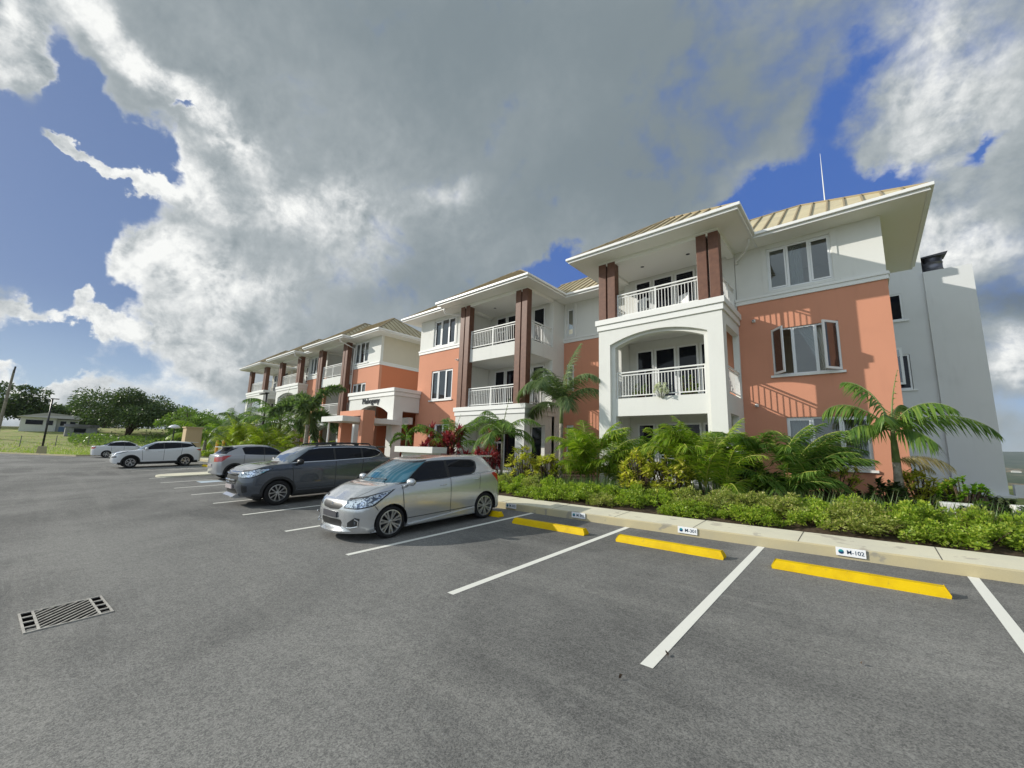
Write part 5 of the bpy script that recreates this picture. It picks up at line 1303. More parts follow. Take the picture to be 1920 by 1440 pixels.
M['signwhite'] = mat('sign_white', (0.82, 0.83, 0.84), 0.35); M['signnavy'] = mat('sign_lettering', (0.02, 0.05, 0.09), 0.5)
M['teal'] = mat('logo_teal', (0.02, 0.28, 0.32), 0.4); M['navy'] = mat('logo_navy', (0.01, 0.04, 0.12), 0.4)
def bay_plate(xc, text, label):
    w, h = .365, .125; z0 = G(xc, 8.55) + .045
    r = empty('bay_plate', (xc, 8.545, z0), 0, label, 'bay number plate', 'white bay number plates on the kerb face')
    b = MB(); b.box(-w / 2, w / 2, -.018, -.001, 0, h); p_ = b.build('plate', M['signwhite'], r, bevel=.002)
    me = text_mesh(text, .085, M['signnavy']); xs = [v.co.x for v in me.vertices]; k = .205 / (max(xs) - min(xs)); mn = min(xs)
    for v in me.vertices: v.co = Vector((-.045 + (v.co.x - mn) * k, -.0195 - v.co.z, .036 + v.co.y))
    o = bpy.data.objects.new('lettering', me); COL.objects.link(o); o.parent = p_
    b = MB(); c = [(-.118 + .034 * math.cos(a), .062 + .034 * math.sin(a)) for a in [R(15 * k) for k in range(24)]]
    b.prism(c, -.0205, -.0185); lg = b.build('logo', M['teal'], p_)
    b = MB(); b.prism([(-.152, .05), (-.135, .064), (-.115, .06), (-.10, .070), (-.086, .060), (-.088, .045), (-.10, .033), (-.118, .028), (-.136, .034)], -.0222, -.0206); b.build('logo_wave', M['navy'], p_)
bay_plate(-.32, 'M-102', 'white plate reading M-102 on the kerb behind the nearest yellow wheel stop')
bay_plate(-2.78, 'M-301', 'white plate reading M-301 on the sunlit kerb')
bay_plate(-5.25, 'M-302', 'white plate reading M-302 on the shaded kerb')
bay_plate(-7.35, 'M-303', 'white plate on the kerb at the tail of the silver hatchback')
# drain grate
M['pit_shade'] = mat('drain_darkness', (0.004, 0.004, 0.004), 1.0, 0, 0.0)
gr = empty('drain_grate', (-6.8, .46, G(-6.8, .46)), R(0), 'pale iron drain grate with slanting bars set in the asphalt', 'drain grate')
M['iron'] = varied('worn_cast_iron', (0.50, 0.48, 0.43), (0.34, 0.32, 0.29), 14, 0.6, 5)
cor = [(-6.47, .14), (-7.20, .17), (-7.05, .80), (-6.42, .76)]   # measured corners
ax_ = Vector((-7.05 - -6.42, .80 - .76, 0)).normalized()
LX, WY = .36, .325                                              # half sizes
gr.location = (-6.79, .465, G(-6.79, .465)); gr.rotation_euler = (R(2.4), 0, R(4))
b = MB(); b.box(-LX, LX, -WY, WY, -.002, .0025); b.build('pit_shade', M['pit_shade'], gr)  # flat black sheet, the shade inside the drain put into its colour
b = MB(); t_ = .018; z0, z1 = .003, .014
# the long way of the bars runs across: frame, end ladders, slanted bars
b.box(-LX, LX, -WY, -WY + t_, z0, z1); b.box(-LX, LX, WY - t_, WY, z0, z1); b.box(-LX, -LX + t_, -WY + t_, WY - t_, z0, z1); b.box(LX - t_, LX, -WY + t_, WY - t_, z0, z1)
b.build('frame', M['iron'], gr)
b = MB()
for sg in (1, -1):
    yb = sg * (WY - .105); b.box(-LX + t_, LX - t_, yb - .010, yb + .010, z0, z1 - .001)
    for k in range(1, 4):
        xx = -LX + 2 * LX * k / 4; lo, hi = sorted((yb + sg * .012, sg * (WY - t_))); b.box(xx - .014, xx + .014, lo, hi, z0, z1 - .001)
ya, yb = WY - .117, -WY + .117; nb = 8; sh = .42
for k in range(-4, nb + 1):
    xa = -LX + t_ + (2 * LX) * k / nb; xb = xa + sh; y_a, y_b = ya, yb
    lo, hi = -LX + t_, LX - t_
    if xb <= lo or xa >= hi: continue
    if xa < lo: y_a = ya + (yb - ya) * (lo - xa) / sh; xa = lo
    if xb > hi: y_b = ya + (yb - ya) * (hi - (xb - sh)) / sh; xb = hi
    b.add([(xa, y_a, z0), (xa + .022, y_a, z0), (xb + .022, y_b, z0), (xb, y_b, z0), (xa, y_a, z1 - .001), (xa + .022, y_a, z1 - .001), (xb + .022, y_b, z1 - .001), (xb, y_b, z1 - .001)], [(0, 3, 2, 1), (4, 5, 6, 7), (0, 1, 5, 4), (1, 2, 6, 5), (2, 3, 7, 6), (3, 0, 4, 7)])
b.build('bars', M['iron'], gr)

# posts
def lamp_post(x, y, zb, h, label, arm, base=True):
    r = empty('lamp_post', (x, y, zb), 0, label, 'lamp post', 'black lamp posts')
    if base: b = MB(); b.add([(-.45, -.45, -.4), (.45, -.45, -.4), (.45, .45, -.4), (-.45, .45, -.4), (-.33, -.33, .85), (.33, -.33, .85), (.33, .33, .85), (-.33, .33, .85)], [(0, 3, 2, 1), (4, 5, 6, 7), (0, 1, 5, 4), (1, 2, 6, 5), (2, 3, 7, 6), (3, 0, 4, 7)]); b.build('concrete_base', M['kerb'], r, bevel=.02)
    b = MB(); b.tube([(0, 0, .3), (0, 0, h)], [.10, .075], 12); b.build('pole', M['black'], r, smooth=True)
    b = MB(); ax, ay = arm; b.box(min(0, ax) - .1, max(0, ax) + .1, min(0, ay) - .16, max(0, ay) + .16, h, h + .09); b.build('lamp_head', M['black'], r, bevel=.02)
    return r
lamp_post(-69.3, .35, -.1, 6.1, 'tall black lamp post on a concrete block at the far left edge of the lot', (.3, .35))
lamp_post(-36.3, 11.5, .3, 5.5, 'black lamp post with a flat arm rising among the palms', (-1.2, 0), base=False)
up_ = empty('utility_pole', (-97.3, -4.2, 2.2), 0, 'tall leaning wooden utility pole at the far left', 'utility pole')
b = MB(); b.tube([(0, 0, -1.5), (.35, .1, 4), (.95, .25, 9.4)], [.20, .18, .13], 10); b.build('pole', varied('weathered_timber_pole', (0.30, 0.27, 0.23), (0.20, 0.18, 0.16), 3, 0.9), up_)
b = MB(); b.tube([(.95, .25, 8.9), (1.0, .3, 9.9)], .10, 8); b.box(.6, 1.3, .2, .35, 9.1, 9.25); b.build('insulator', M['steel_dark'], up_)
gp = world_root('gate_pillar', (-43.0, 7.8, .3), 'square beige rendered pillar behind the white SUV', 'pillar')
b = MB(); b.box(-43.9, -42.7, 7.9, 9.0, .2, 2.9); b.box(-43.98, -42.62, 7.82, 9.08, 2.901, 3.0); b.build('pillar_body', stucco('beige_render', (0.55, 0.42, 0.25)), gp)
gl_ = world_root('globe_lamp', (-47.5, 7.9, .3), 'small garden lamp with a pale mushroom head beside the beige pillar', 'garden lamp')
b = MB(); b.tube([(-47.5, 7.9, .2), (-47.5, 7.9, 2.9)], .05, 8); b.build('pole', M['black'], gl_)
b = MB(); b.lathe([(0, 3.25), (.25, 3.2), (.42, 3.05), (.45, 2.95), (.0, 2.9)], 16, mat=Matrix.Translation((-47.5, 7.9, 0))); b.build('lamp_head', M['signwhite'], gl_, smooth=True)
M['marker'] = mat('orange_yellow_post', (0.65, 0.32, 0.03), 0.6)
for i, (x, y, l) in enumerate(((-39.0, 9.3, 'leftmost orange-yellow marker post near the tail of the white SUV'), (-38.3, 9.55, 'middle orange-yellow marker post near the tail of the white SUV'), (-34.6, 9.9, 'rightmost orange-yellow marker post, apart from the other two'))):
    b = MB(); b.lathe([(.0, 1.62), (.07, 1.6), (.10, 1.52), (.10, 0)], 12); o = b.build('marker_post', M['marker'], smooth=True); o.location = (x, y, bed_z(x, y) - .1); tag(o, l, 'marker post', 'orange-yellow marker posts beside the footpath')
# leaf litter and a pale planter at the right
def dry_leaf(x, y, s, label):
    b = MB(); b.add([(-s, 0, .012), (-.2 * s, -.45 * s, .02), (s, 0, .03), (-.1 * s, .5 * s, .035), (0, 0, .006)], [(0, 1, 4), (1, 2, 4), (2, 3, 4), (3, 0, 4)])
    o = b.build('dry_leaf', M['frond_brown']); o.location = (x, y, G(x, y) + .004); o.rotation_euler = (0, 0, x * 7); tag(o, label, 'dry leaf', 'dry leaves on the car park')
M['frond_brown'] = mat('brown_dry_leaf', (0.10, 0.065, 0.04), 0.9)
dry_leaf(-1.47, 3.86, .032, 'crumpled brown leaf lying on the end of a white stall line')
dry_leaf(-1.62, 3.27, .022, 'tiny dark leaf on bare asphalt near the nearest end of a stall line')
dry_leaf(-.18, 4.75, .018, 'small dark leaf on the asphalt of the M-102 bay')
pl = world_root('planter_box', (1.45, 13.6, .6), 'low white planter box behind the hedge near the grey end wall', 'planter')
b = MB(); b.add([(1.22, 13.35, .72), (1.66, 13.35, .72), (1.66, 13.75, .72), (1.22, 13.75, .72), (1.16, 13.3, 1.02), (1.72, 13.3, 1.02), (1.72, 13.8, 1.02), (1.16, 13.8, 1.02)], [(0, 3, 2, 1), (4, 5, 6, 7), (0, 1, 5, 4), (1, 2, 6, 5), (2, 3, 7, 6), (3, 0, 4, 7)]); b.build('box', M['white'], pl, bevel=.01)
st = world_root('white_block', (2.6, 13.8, .6), 'bright white concrete block at the right edge beside the hedge', 'block')
b = MB(); b.box(2.25, 3.6, 13.6, 14.0, -.2, 1.05); b.build('block_body', M['white'], st, bevel=.02)

# ------------------------------------------------------------------ vegetation
rng = random.Random(11)
def leaf(b, p, d, n, L_, w, bend=.25, mi=0):
    """lance leaf: base, widest third, tip; d direction, n face normal"""
    d = d.normalized(); s = d.cross(n)
    if s.length < 1e-3: s = d.orthogonal()
    s.normalize(); n = s.cross(d)
    dn = Vector((0, 0, -1))
    m1 = p + d * L_ * .38 + dn * L_ * bend * .12; tip = p + d * L_ * .95 + dn * L_ * bend * .75
    o = len(b.v); b.v += [tuple(p - s * w * .25), tuple(p + s * w * .25), tuple(m1 + s * w * .5), tuple(m1 - s * w * .5), tuple(tip)]
    b.f += [[o, o + 1, o + 2, o + 3], [o + 3, o + 2, o + 4]]; b.m += [mi, mi]
def frond(b, base, az_, e0, L_, droop, nl, ll, lw, rg, fan=.9, hang=.35, wind=(0.25, 0.05), mi=0, rachis=None, plume=False):
    """pinnate frond: rachis arcs from elevation e0 down by droop"""
    pts = []; p = Vector(base); n = 14; e = e0; a = az_
    for i in range(n + 1):
        pts.append(p.copy()); d = Vector((math.cos(a) * math.cos(e), math.sin(a) * math.cos(e), math.sin(e)))
        p = p + d * L_ / n; e -= droop / n * (.4 + 1.2 * i / n)
        p += Vector((wind[0], wind[1], 0)) * L_ * .004 * i
    if rachis is not None: rachis.tube(pts, [.022 * (1 - .85 * i / n) * (L_ / 1.6) ** .5 + .003 for i in range(n + 1)], 5, cap=False)
    for k in range(nl):
        u = .12 + .88 * k / (nl - 1); i = min(n - 1, int(u * n)); f = u * n - i
        q = pts[i].lerp(pts[i + 1], f); t = (pts[i + 1] - pts[i]).normalized()
        sd = t.cross(Vector((0, 0, 1))); sd = sd.normalized() if sd.length > 1e-3 else Vector((1, 0, 0)); upv = sd.cross(t)
        le = ll * (.45 + .75 * math.sin(math.pi * min(1, u * .92 + .06)) ** .7) * rg.uniform(.85, 1.1) * (1 if u < .8 else 1 - (u - .8) * 1.6)
        for sg in (1, -1):
            if plume:
                for _ in range(3):
                    ph = rg.uniform(-1.5, 1.57); dv = sd * sg * math.cos(ph) + upv * math.sin(ph) + t * rg.uniform(.2, .8)
                    leaf(b, q + t * rg.uniform(-.03, .03), dv, Vector((rg.uniform(-1, 1), rg.uniform(-1, 1), 1)), le * rg.uniform(.45, 1.05), lw, .35, mi)
            else:
                dv = sd * sg * fan + t * rg.uniform(.55, .85) + upv * rg.uniform(-.05, .3) - Vector((0, 0, hang)) + Vector((wind[0], wind[1], 0)) * rg.uniform(0, 1)
                leaf(b, q, dv, upv + sd * sg * .4, le, lw, rg.uniform(.3, .8), mi)
def palm(loc, label, cat='palm tree', name='palm_tree', trunk_h=1.9, trunk_r=.09, nf=9, L_=2.0, ll=.45, lw=.045, seed=1, leafm='palm', plume=False, droop=1.5, base_bulge=2.0, lean=(0, 0), crownshaft=.7, e_lo=.2, e_hi=1.35, nl=34, azs=None, group=None, wind=(.25, .05), dry=False, hang=.35, spec=None):
    rg = random.Random(seed)
    root = empty(name, loc, 0, label, cat, group)
    b = MB(); n = 10; pts = []; rad = []
    hb_ = trunk_h - crownshaft
    for i in range(n + 1):
        u = i / n; pts.append((lean[0] * u * u, lean[1] * u * u, -.1 + (hb_ + .1) * u)); rad.append(trunk_r * (1 + (base_bulge - 1) * (1 - u) ** 2.2) * (1 + .035 * math.sin(i * 2.1)))
    b.tube(pts, rad, 12); b.build('trunk', M['bark'], root, smooth=True)
    top = Vector(pts[-1]); cs = MB(); cs.tube([top, top + Vector((0, 0, crownshaft * .5)), top + Vector((0, 0, crownshaft))], [trunk_r * 1.05, trunk_r * .8, trunk_r * .4], 10); cs.build('crownshaft', M['greenstem'], root, smooth=True)
    fb = MB(); rb = MB(); c = top + Vector((0, 0, crownshaft * .8))
    for k in range(nf):
        a = azs[k] if azs and k < len(azs) else k * 2.399 + rg.uniform(-.3, .3)
        u = (k + .5) / nf; e = e_hi + (e_lo - e_hi) * u
        frond(fb, c - Vector((0, 0, .25 * u * crownshaft)), a, e, L_ * rg.uniform(.85, 1.1), droop * rg.uniform(.8, 1.15), nl, ll, lw, rg, rachis=rb, plume=plume, wind=wind, hang=hang)
    for (a, e, l_, dr) in (spec or []): frond(fb, c, a, e, l_, dr, nl, ll, lw, rg, rachis=rb, wind=wind, hang=hang)
    if not plume: frond(fb, c, 1.0, 1.5, L_ * .8, .1, 10, .12, .03, rg, rachis=rb, fan=.1)      # unopened spear
    fb.build('fronds', M[leafm], root); rb.build('frond_stalks', M['greenstem'], root, smooth=True)
    if dry:
        db = MB(); frond(db, top + Vector((0, 0, .1)), -.2, .35, 1.0, 1.6, 24, .34, .03, rg, hang=.7); frond(db, top + Vector((0, 0, .1)), .5, .1, .8, 1.4, 20, .3, .03, rg, hang=.7); db.build('dry_frond', M['frond_dry'], root)
    return root
def areca(loc, label, h=2.2, stems=9, spread=.5, seed=1, leafm='areca', L_=1.35, group='clumping palms in the planting bed', ll=.46, lw=.030, nl=32, per=5, name='clumping_palm'):
    rg = random.Random(seed); root = empty(name, loc, 0, label, 'palm', group)
    st = MB(); fb = MB(); rb = MB()
    for s in range(stems):
        a = rg.uniform(0, 6.28); r = spread * math.sqrt(rg.random()); hh = h * (rg.uniform(.02, .2) if s % 3 == 0 else rg.uniform(.22, .60)); ln = rg.uniform(.1, .35)
        p0 = Vector((r * math.cos(a), r * math.sin(a), -.05)); p1 = p0 + Vector((math.cos(a) * ln * hh, math.sin(a) * ln * hh, hh))
        st.tube([p0, p0.lerp(p1, .5) + Vector((0, 0, .03)), p1], [.028, .024, .016], 6)
        for k in range(per):
            frond(fb, p1, a + rg.uniform(-1.9, 1.9), rg.uniform(.65, 1.5), L_ * rg.uniform(.7, 1.15), rg.uniform(.8, 1.9), nl, ll, lw, rg, rachis=rb, fan=.70, hang=.18)
    st.build('stems', M['greenstem'], root, smooth=True); fb.build('fronds', M[leafm], root); rb.build('frond_stalks', M['yellowstalk'], root, smooth=True)
    return root
M['yellowstalk'] = mat('yellow_green_stalk', (0.30, 0.32, 0.06), 0.5)
def rosette_bush(loc, label, cat, name, r=.5, h=.8, nros=16, nleaf=16, ll=.24, lw=.05, seed=1, leafm='croton', group=None, up_=.5, stemm='brownbark'):
    if leafm in ('croton', 'cordy', 'dkbush'): nros = int(nros * 2.3); r *= 1.2; h *= 1.14; ll *= 1.15; lw *= 1.35
    rg = random.Random(seed); root = empty(name, loc, 0, label, cat, group); fb = MB(); st = MB()
    for k in range(nros):
        a = rg.uniform(0, 6.28); rr = r * math.sqrt(rg.random()); z = h * rg.uniform(.30, 1) * (1 - .35 * (rr / r) ** 2); c = Vector((rr * math.cos(a), rr * math.sin(a), z))
        st.tube([(c.x * .25, c.y * .25, -.05), (c.x * .7, c.y * .7, z * .5), tuple(c)], [.018, .014, .01], 5)
        for j in range(nleaf):
            aa = j * 2.4; e = rg.uniform(-.35, 1.35) * up_ + .25; d = Vector((math.cos(aa) * math.cos(e), math.sin(aa) * math.cos(e), math.sin(e)))
            leaf(fb, c + Vector((0, 0, rg.uniform(-.12, .03))), d, Vector((0, 0, 1)), ll * rg.uniform(.7, 1.15), lw, rg.uniform(.1, .7))
    st.build('stems', M[stemm], root, smooth=True); fb.build('leaves', M[leafm], root); return root
def small_leaf_mesh(seed, n, rx, ry, h, size, up_=.5):
    """shrub shell of little leaves in clumps, uneven outline"""
    rg = random.Random(seed); b = MB(); cl = []
    for k in range(36):
        a = rg.uniform(0, 6.28); e = math.acos(rg.uniform(0, 1)); rr = rg.uniform(.45, 1.0)
        cl.append((Vector((rx * rr * math.sin(e) * math.cos(a), ry * rr * math.sin(e) * math.sin(a), h * (.12 + .8 * rr * math.cos(e)))), rg.uniform(.06, .13)))
    for i in range(n):
        c, r = cl[rg.randrange(len(cl))]
        d = Vector((rg.gauss(0, 1), rg.gauss(0, 1), rg.gauss(.2, 1))).normalized(); p = c + d * r * rg.uniform(.55, 1.1)
        if p.z < .02: p.z = rg.uniform(.02, .12)
        s = size * rg.uniform(.7, 1.3)
        leaf(b, p, (d + Vector((rg.uniform(-.6, .6), rg.uniform(-.6, .6), rg.uniform(0, .9)))), d, s, s * .55, .1)
    return b
BZ = lambda x, y: bed_z(x, y)
# --- low clipped hedge along the footpath: individual shrubs sharing a few meshes
protos = []
for s in range(6):
    root = empty('hedge_shrub'); 
    b = small_leaf_mesh(100 + s, 2100, .50, .42, .47, .055); b.build('leaves', M['hedge'] if s % 3 else M['hedge_old'], root)
    st = MB(); rg = random.Random(s)
    for k in range(9):
        a = rg.uniform(0, 6.28); st.tube([(0, 0, -.03), (.13 * math.cos(a), .13 * math.sin(a), .16), (.28 * math.cos(a), .25 * math.sin(a), .34)], [.010, .007, .004], 4)
    st.build('stems', M['brownbark'], root); protos.append(root)
HL = 'yellow-green small-leaved shrub in the low hedge along the footpath'
HG = 'low hedge shrubs along the footpath'
cnt = 0
for row, (yy, dx, x0_, x1_, hh) in enumerate(((9.98, .62, -11.6, 5.2, .92), (10.5, .66, -11.3, 5.6, 1.0), (11.0, .8, -4.2, 5.2, .9))):
    x = x0_
    while x < x1_:
        xx, y_ = x + rng.uniform(-.13, .13), yy + rng.uniform(-.12, .12)
        gap_ = (-4.3 < xx < -3.55 and row == 0) 
        pi = rng.randrange(6)
        if -9.2 < xx < -6.5 and row == 0: pi = rng.choice((1, 2, 4, 5))
        if -3.6 < xx < -1.8 and row >= 1: pi = rng.choice((0, 3))
        if not gap_:
            pr = protos[pi]; o = pr if 'label' not in pr else copy_tree(pr)
            sc = rng.uniform(.82, 1.12) * hh * (.85 if row == 0 else 1)
            o.location = (xx, y_, BZ(xx, y_)); o.rotation_euler = (0, 0, rng.uniform(0, 6.28)); o.scale = (rng.uniform(.9, 1.15), rng.uniform(.9, 1.1), sc)
            zone = ('by the tail of the silver hatchback' if xx < -7 else 'behind the M-302 plate' if xx < -4.3 else 'behind the M-301 plate' if xx < -1.7 else 'behind the M-102 plate' if xx < 1.2 else 'at the right edge of the view')
            kind = 'dull olive' if pi % 3 == 0 else 'bright yellow-green'
            tag(o, '%s small-leaved hedge shrub in the %s row %s' % (kind, ('front', 'middle', 'back')[row], zone), 'shrub', HG); cnt += 1
        x += dx
# left stretch of hedge near the entrance and beyond
for (x0_, x1_, yy, dx) in ((-21.5, -11.6, 10.05, 1.0), (-52, -27.5, 10.0, 1.5)):
    x = x0_
    while x < x1_:
        o = copy_tree(protos[rng.choice((1, 2, 4, 5))]); xx = x + rng.uniform(-.2, .2); o.location = (xx, yy, BZ(xx, yy)); o.rotation_euler = (0, 0, rng.uniform(0, 6)); o.scale = (1.2, 1.1, rng.uniform(.9, 1.2)); tag(o, 'yellow-green hedge shrub beside the entrance, behind the dark grey SUV' if xx > -25 else 'yellow-green hedge shrub below the palms of the far wing', 'shrub', HG); x += dx
# soft grass strip behind the hedge (uncountable)
b = MB(); rg = random.Random(5)
for i in range(5200):
    x = rg.uniform(-12.5, 3.5); y = rg.uniform(10.75, 12.1) + (.0 if x < -4 else .2)
    if x > -4 and rg.random() < .45: continue
    z = BZ(x, y); h_ = rg.uniform(.25, .6); a = rg.uniform(0, 6.28); d = Vector((math.cos(a) * .35, math.sin(a) * .35, 1))
    leaf(b, Vector((x, y, z - .02)), d, Vector((math.sin(a), math.cos(a), 0)), h_, .014, -.1)
o = b.build('ornamental_grass', M['softgrass']); tag(o, 'soft green ornamental grass between the hedge and the palms', 'grass', kind='stuff')
b = MB()
for i in range(2600):
    x = rg.uniform(-11, 5); y = rg.uniform(9.45, 9.8); z = BZ(x, y); a = rg.uniform(0, 6.28); s = rg.uniform(.02, .06)
    leaf(b, Vector((x, y, z + .004)), Vector((math.cos(a), math.sin(a), rg.uniform(0, .25))), Vector((0, 0, 1)), s, s * .5, 0)
o = b.build('mulch_litter', varied('mulch_chips', (0.10, 0.07, 0.045), (0.05, 0.035, 0.022), 30)); tag(o, 'dark bark mulch scattered between kerb and hedge', 'mulch', kind='stuff')

# --- palms
palm((.55, 14.35, .72), 'young royal palm with a bulging grey trunk in front of the coral corner', trunk_h=2.15, trunk_r=.085, base_bulge=2.3, nf=0, L_=2.0, ll=.46, lw=.048, seed=3, crownshaft=1.0, nl=34, hang=.85, spec=[(.05, .66, 1.85, 2.1), (2.9, 1.38, 2.0, 1.5), (3.25, .95, 2.0, 2.0), (-.7, 1.15, 1.5, 2.3), (3.7, .35, 1.4, 1.4), (4.4, .9, 1.2, 2.0), (1.4, 1.1, 1.5, 1.6), (5.4, .1, 1.0, 1.3)],
     azs=[2.5, 1.0, -.6, 3.4, 5.7, 4.3, .15, 2.9, 3.9, 5.2], dry=True, wind=(.35, .1), group='young palms in the planting bed')
areca((-3.35, 12.5, .85), 'large clumping palm in front of the arched white bay, the widest of its kind', h=2.0, stems=15, spread=.7, seed=21, L_=1.4, per=6)
areca((-1.75, 13.3, .85), 'darker clumping palm below the coral wall window', h=2.05, stems=11, spread=.5, seed=22, leafm='palm', L_=1.3, per=6)
areca((-7.0, 12.5, .8), 'bright green clumping palm left of the white bay', h=2.1, stems=12, spread=.5, seed=23, L_=1.3, per=6)
areca((-5.9, 13.1, .8), 'small young clumping palm at the foot of the white bay pier', h=1.6, stems=4, spread=.2, seed=24, leafm='palm', L_=1.0, per=4)
palm((-9.65, 14.3, .75), 'foxtail palm with bushy plume fronds in the recess between the two bays', trunk_h=3.2, trunk_r=.085, base_bulge=1.4, nf=0, L_=2.3, ll=.62, lw=.036, seed=5, leafm='palm_pale', plume=True, droop=3.0, crownshaft=.9, nl=95, spec=[(1.2, 1.52, 2.9, .5), (2.95, 1.4, 3.6, 2.5), (3.35, 1.0, 3.1, 2.5), (3.1, .45, 2.3, 1.9), (.1, .95, 2.3, 2.4), (-.2, 1.35, 2.6, 2.6), (4.7, 1.3, 2.6, 2.9), (5.4, .6, 2.0, 2.2), (4.0, 1.2, 2.6, 2.7)],
     azs=[3.1, 1.2, .0, 3.5, 5.0, 4.4, 2.2, .5], group='young palms in the planting bed')
palm((-10.7, 11.8, .7), 'slim young palm with drooping fronds beside the red cordylines', trunk_h=2.0, trunk_r=.045, base_bulge=1.3, nf=10, L_=1.7, ll=.42, lw=.035, seed=7, leafm='palm', droop=2.1, crownshaft=.5, nl=36, e_lo=.1, e_hi=1.25, azs=[3.3, 2.4, 4.2, .2, 5.6, 3.0, 1.2, 4.9, .6, 3.8], group='young palms in the planting bed')
palm((-14.5, 12.6, .7), 'young palm with stiff upright fronds behind the silver hatchback', trunk_h=1.3, trunk_r=.05, nf=9, L_=1.9, ll=.5, lw=.045, seed=8, leafm='palm', droop=1.0, crownshaft=.3, nl=34, e_lo=.45, e_hi=1.4, azs=[3.1, 2.8, 0, .4, 5.8, 4.2, 3.6, 1.6, 5.0], group='young palms in the planting bed')
palm((-16.9, 11.7, .65), 'small palm with curled plume fronds right of the entrance portico', trunk_h=1.9, trunk_r=.06, nf=6, L_=1.15, ll=.16, lw=.04, seed=9, leafm='palm', plume=True, droop=2.6, crownshaft=.8, nl=40, e_lo=.3, e_hi=1.45, azs=[3.0, .2, 1.2, 3.5, 5.9, 4.6], group='young palms in the planting bed')
palm((-27.9, 11.5, .45), 'tall palm with wide plumes left of the entrance portico', trunk_h=3.7, trunk_r=.13, nf=10, L_=3.2, ll=.6, lw=.10, seed=10, leafm='palm_pale', plume=True, droop=2.0, crownshaft=1.0, nl=70, e_lo=-.1, e_hi=1.3, azs=[.5, 3.2, 2.6, 3.8, 5.6, 4.6, 3.0, .2, 1.4], group='tall palms at the far wing')
palm((-33.6, 11.8, .45), 'tall dark palm in front of the far wing arches', trunk_h=3.2, trunk_r=.13, nf=12, L_=3.4, ll=.8, lw=.07, seed=12, leafm='palm', droop=1.7, crownshaft=.8, nl=40, e_lo=.0, e_hi=1.3, group='tall palms at the far wing')
palm((-40.5, 11.6, .45), 'grey-green palm with silvery drooping fronds beyond the grey crossover', trunk_h=2.6, trunk_r=.13, nf=12, L_=3.3, ll=.85, lw=.07, seed=13, leafm='palm_pale', droop=1.8, crownshaft=.6, nl=40, e_lo=.0, e_hi=1.35, group='tall palms at the far wing')
palm((-45.0, 11.3, .45), 'palm with one bolt-upright frond, left of the far wing', trunk_h=2.2, trunk_r=.13, nf=12, L_=3.4, ll=.85, lw=.08, seed=14, leafm='palm', droop=1.5, crownshaft=.5, nl=38, e_lo=.1, e_hi=1.4, group='tall palms at the far wing')
palm((-50.5, 11.0, .4), 'leftmost palm of the far wing, next to the beige pillar', trunk_h=2.0, trunk_r=.13, nf=10, L_=3.2, ll=.85, lw=.08, seed=15, leafm='areca', droop=1.5, crownshaft=.5, nl=36, e_lo=.1, e_hi=1.35, group='tall palms at the far wing')
areca((-36.4, 10.7, .5), 'yellow clumping palm around the black lamp post', h=3.2, stems=12, spread=.9, seed=31, leafm='yellow_areca', L_=1.9, ll=.5, lw=.05, per=5)
areca((-31.2, 10.8, .5), 'yellow-green clumping palm right of the black lamp post', h=2.9, stems=11, spread=.9, seed=32, leafm='yellow_areca', L_=1.8, ll=.5, lw=.05, per=5)
areca((-26.0, 10.9, .5), 'low green clumping palm left of the coral entrance frame', h=1.7, stems=8, spread=.7, seed=33, leafm='areca', L_=1.3, ll=.4, lw=.045, per=4)
# --- crotons, cordylines, bushes
CG = 'yellow croton bushes in the planting bed'
rosette_bush((-4.95, 11.35, .72), 'yellow and green croton bush just left of the widest clumping palm', 'croton bush', 'croton_bush', .50, 1.15, 20, 20, seed=41, group=CG)
rosette_bush((-4.1, 11.45, .72), 'yellow and green croton bush half under the widest clumping palm', 'croton bush', 'croton_bush', .45, 1.05, 18, 18, seed=42, group=CG)
rosette_bush((-9.3, 11.4, .72), 'tall yellow-tipped croton bush right of the slim drooping palm', 'croton bush', 'croton_bush', .50, 1.2, 20, 18, seed=43, group=CG)
rosette_bush((-8.35, 11.6, .72), 'dark croton bush with a yellow crown left of the bright clumping palm', 'croton bush', 'croton_bush', .42, 1.1, 16, 18, seed=44, group=CG)
rosette_bush((-.8, 13.9, .85), 'yellow croton bush in front of the coral wall left of the royal palm', 'croton bush', 'croton_bush', .5, 1.15, 18, 18, seed=45, group=CG)
rosette_bush((.98, 14.6, .75), 'yellow croton bush right of the royal palm trunk', 'croton bush', 'croton_bush', .50, .85, 20, 20, seed=46, group=CG)
rosette_bush((.2, 13.7, .75), 'dark glossy bush left of the royal palm trunk', 'bush', 'dark_bush', .45, .65, 22, 22, ll=.14, lw=.06, seed=47, leafm='dkbush')
rosette_bush((1.6, 14.1, .8), 'bright lime-green bush growing behind the white planter box', 'bush', 'lime_bush', .42, .85, 44, 22, ll=.13, lw=.055, seed=48, leafm='bright')
rosette_bush((2.15, 15.2, .5), 'dark low bush at the foot of the grey end wall', 'bush', 'dark_bush', .6, .6, 20, 22, ll=.13, lw=.05, seed=49, leafm='dkbush')
rosette_bush((2.9, 14.6, .3), 'dark bush at the right edge in front of the grey plinth', 'bush', 'dark_bush', .7, .7, 22, 22, ll=.13, lw=.05, seed=55, leafm='dkbush')
rosette_bush((2.0, 12.9, .6), 'dark green bush directly behind the right end of the hedge', 'bush', 'dark_bush', .6, .5, 22, 22, ll=.12, lw=.05, seed=56, leafm='dkbush')
rosette_bush((-2.5, 12.9, .8), 'dark leafy bush between the two right-hand clumping palms', 'bush', 'dark_bush', .6, 1.0, 26, 22, ll=.16, lw=.06, seed=50, leafm='dkbush')
RG = 'red cordylines in the planting bed'
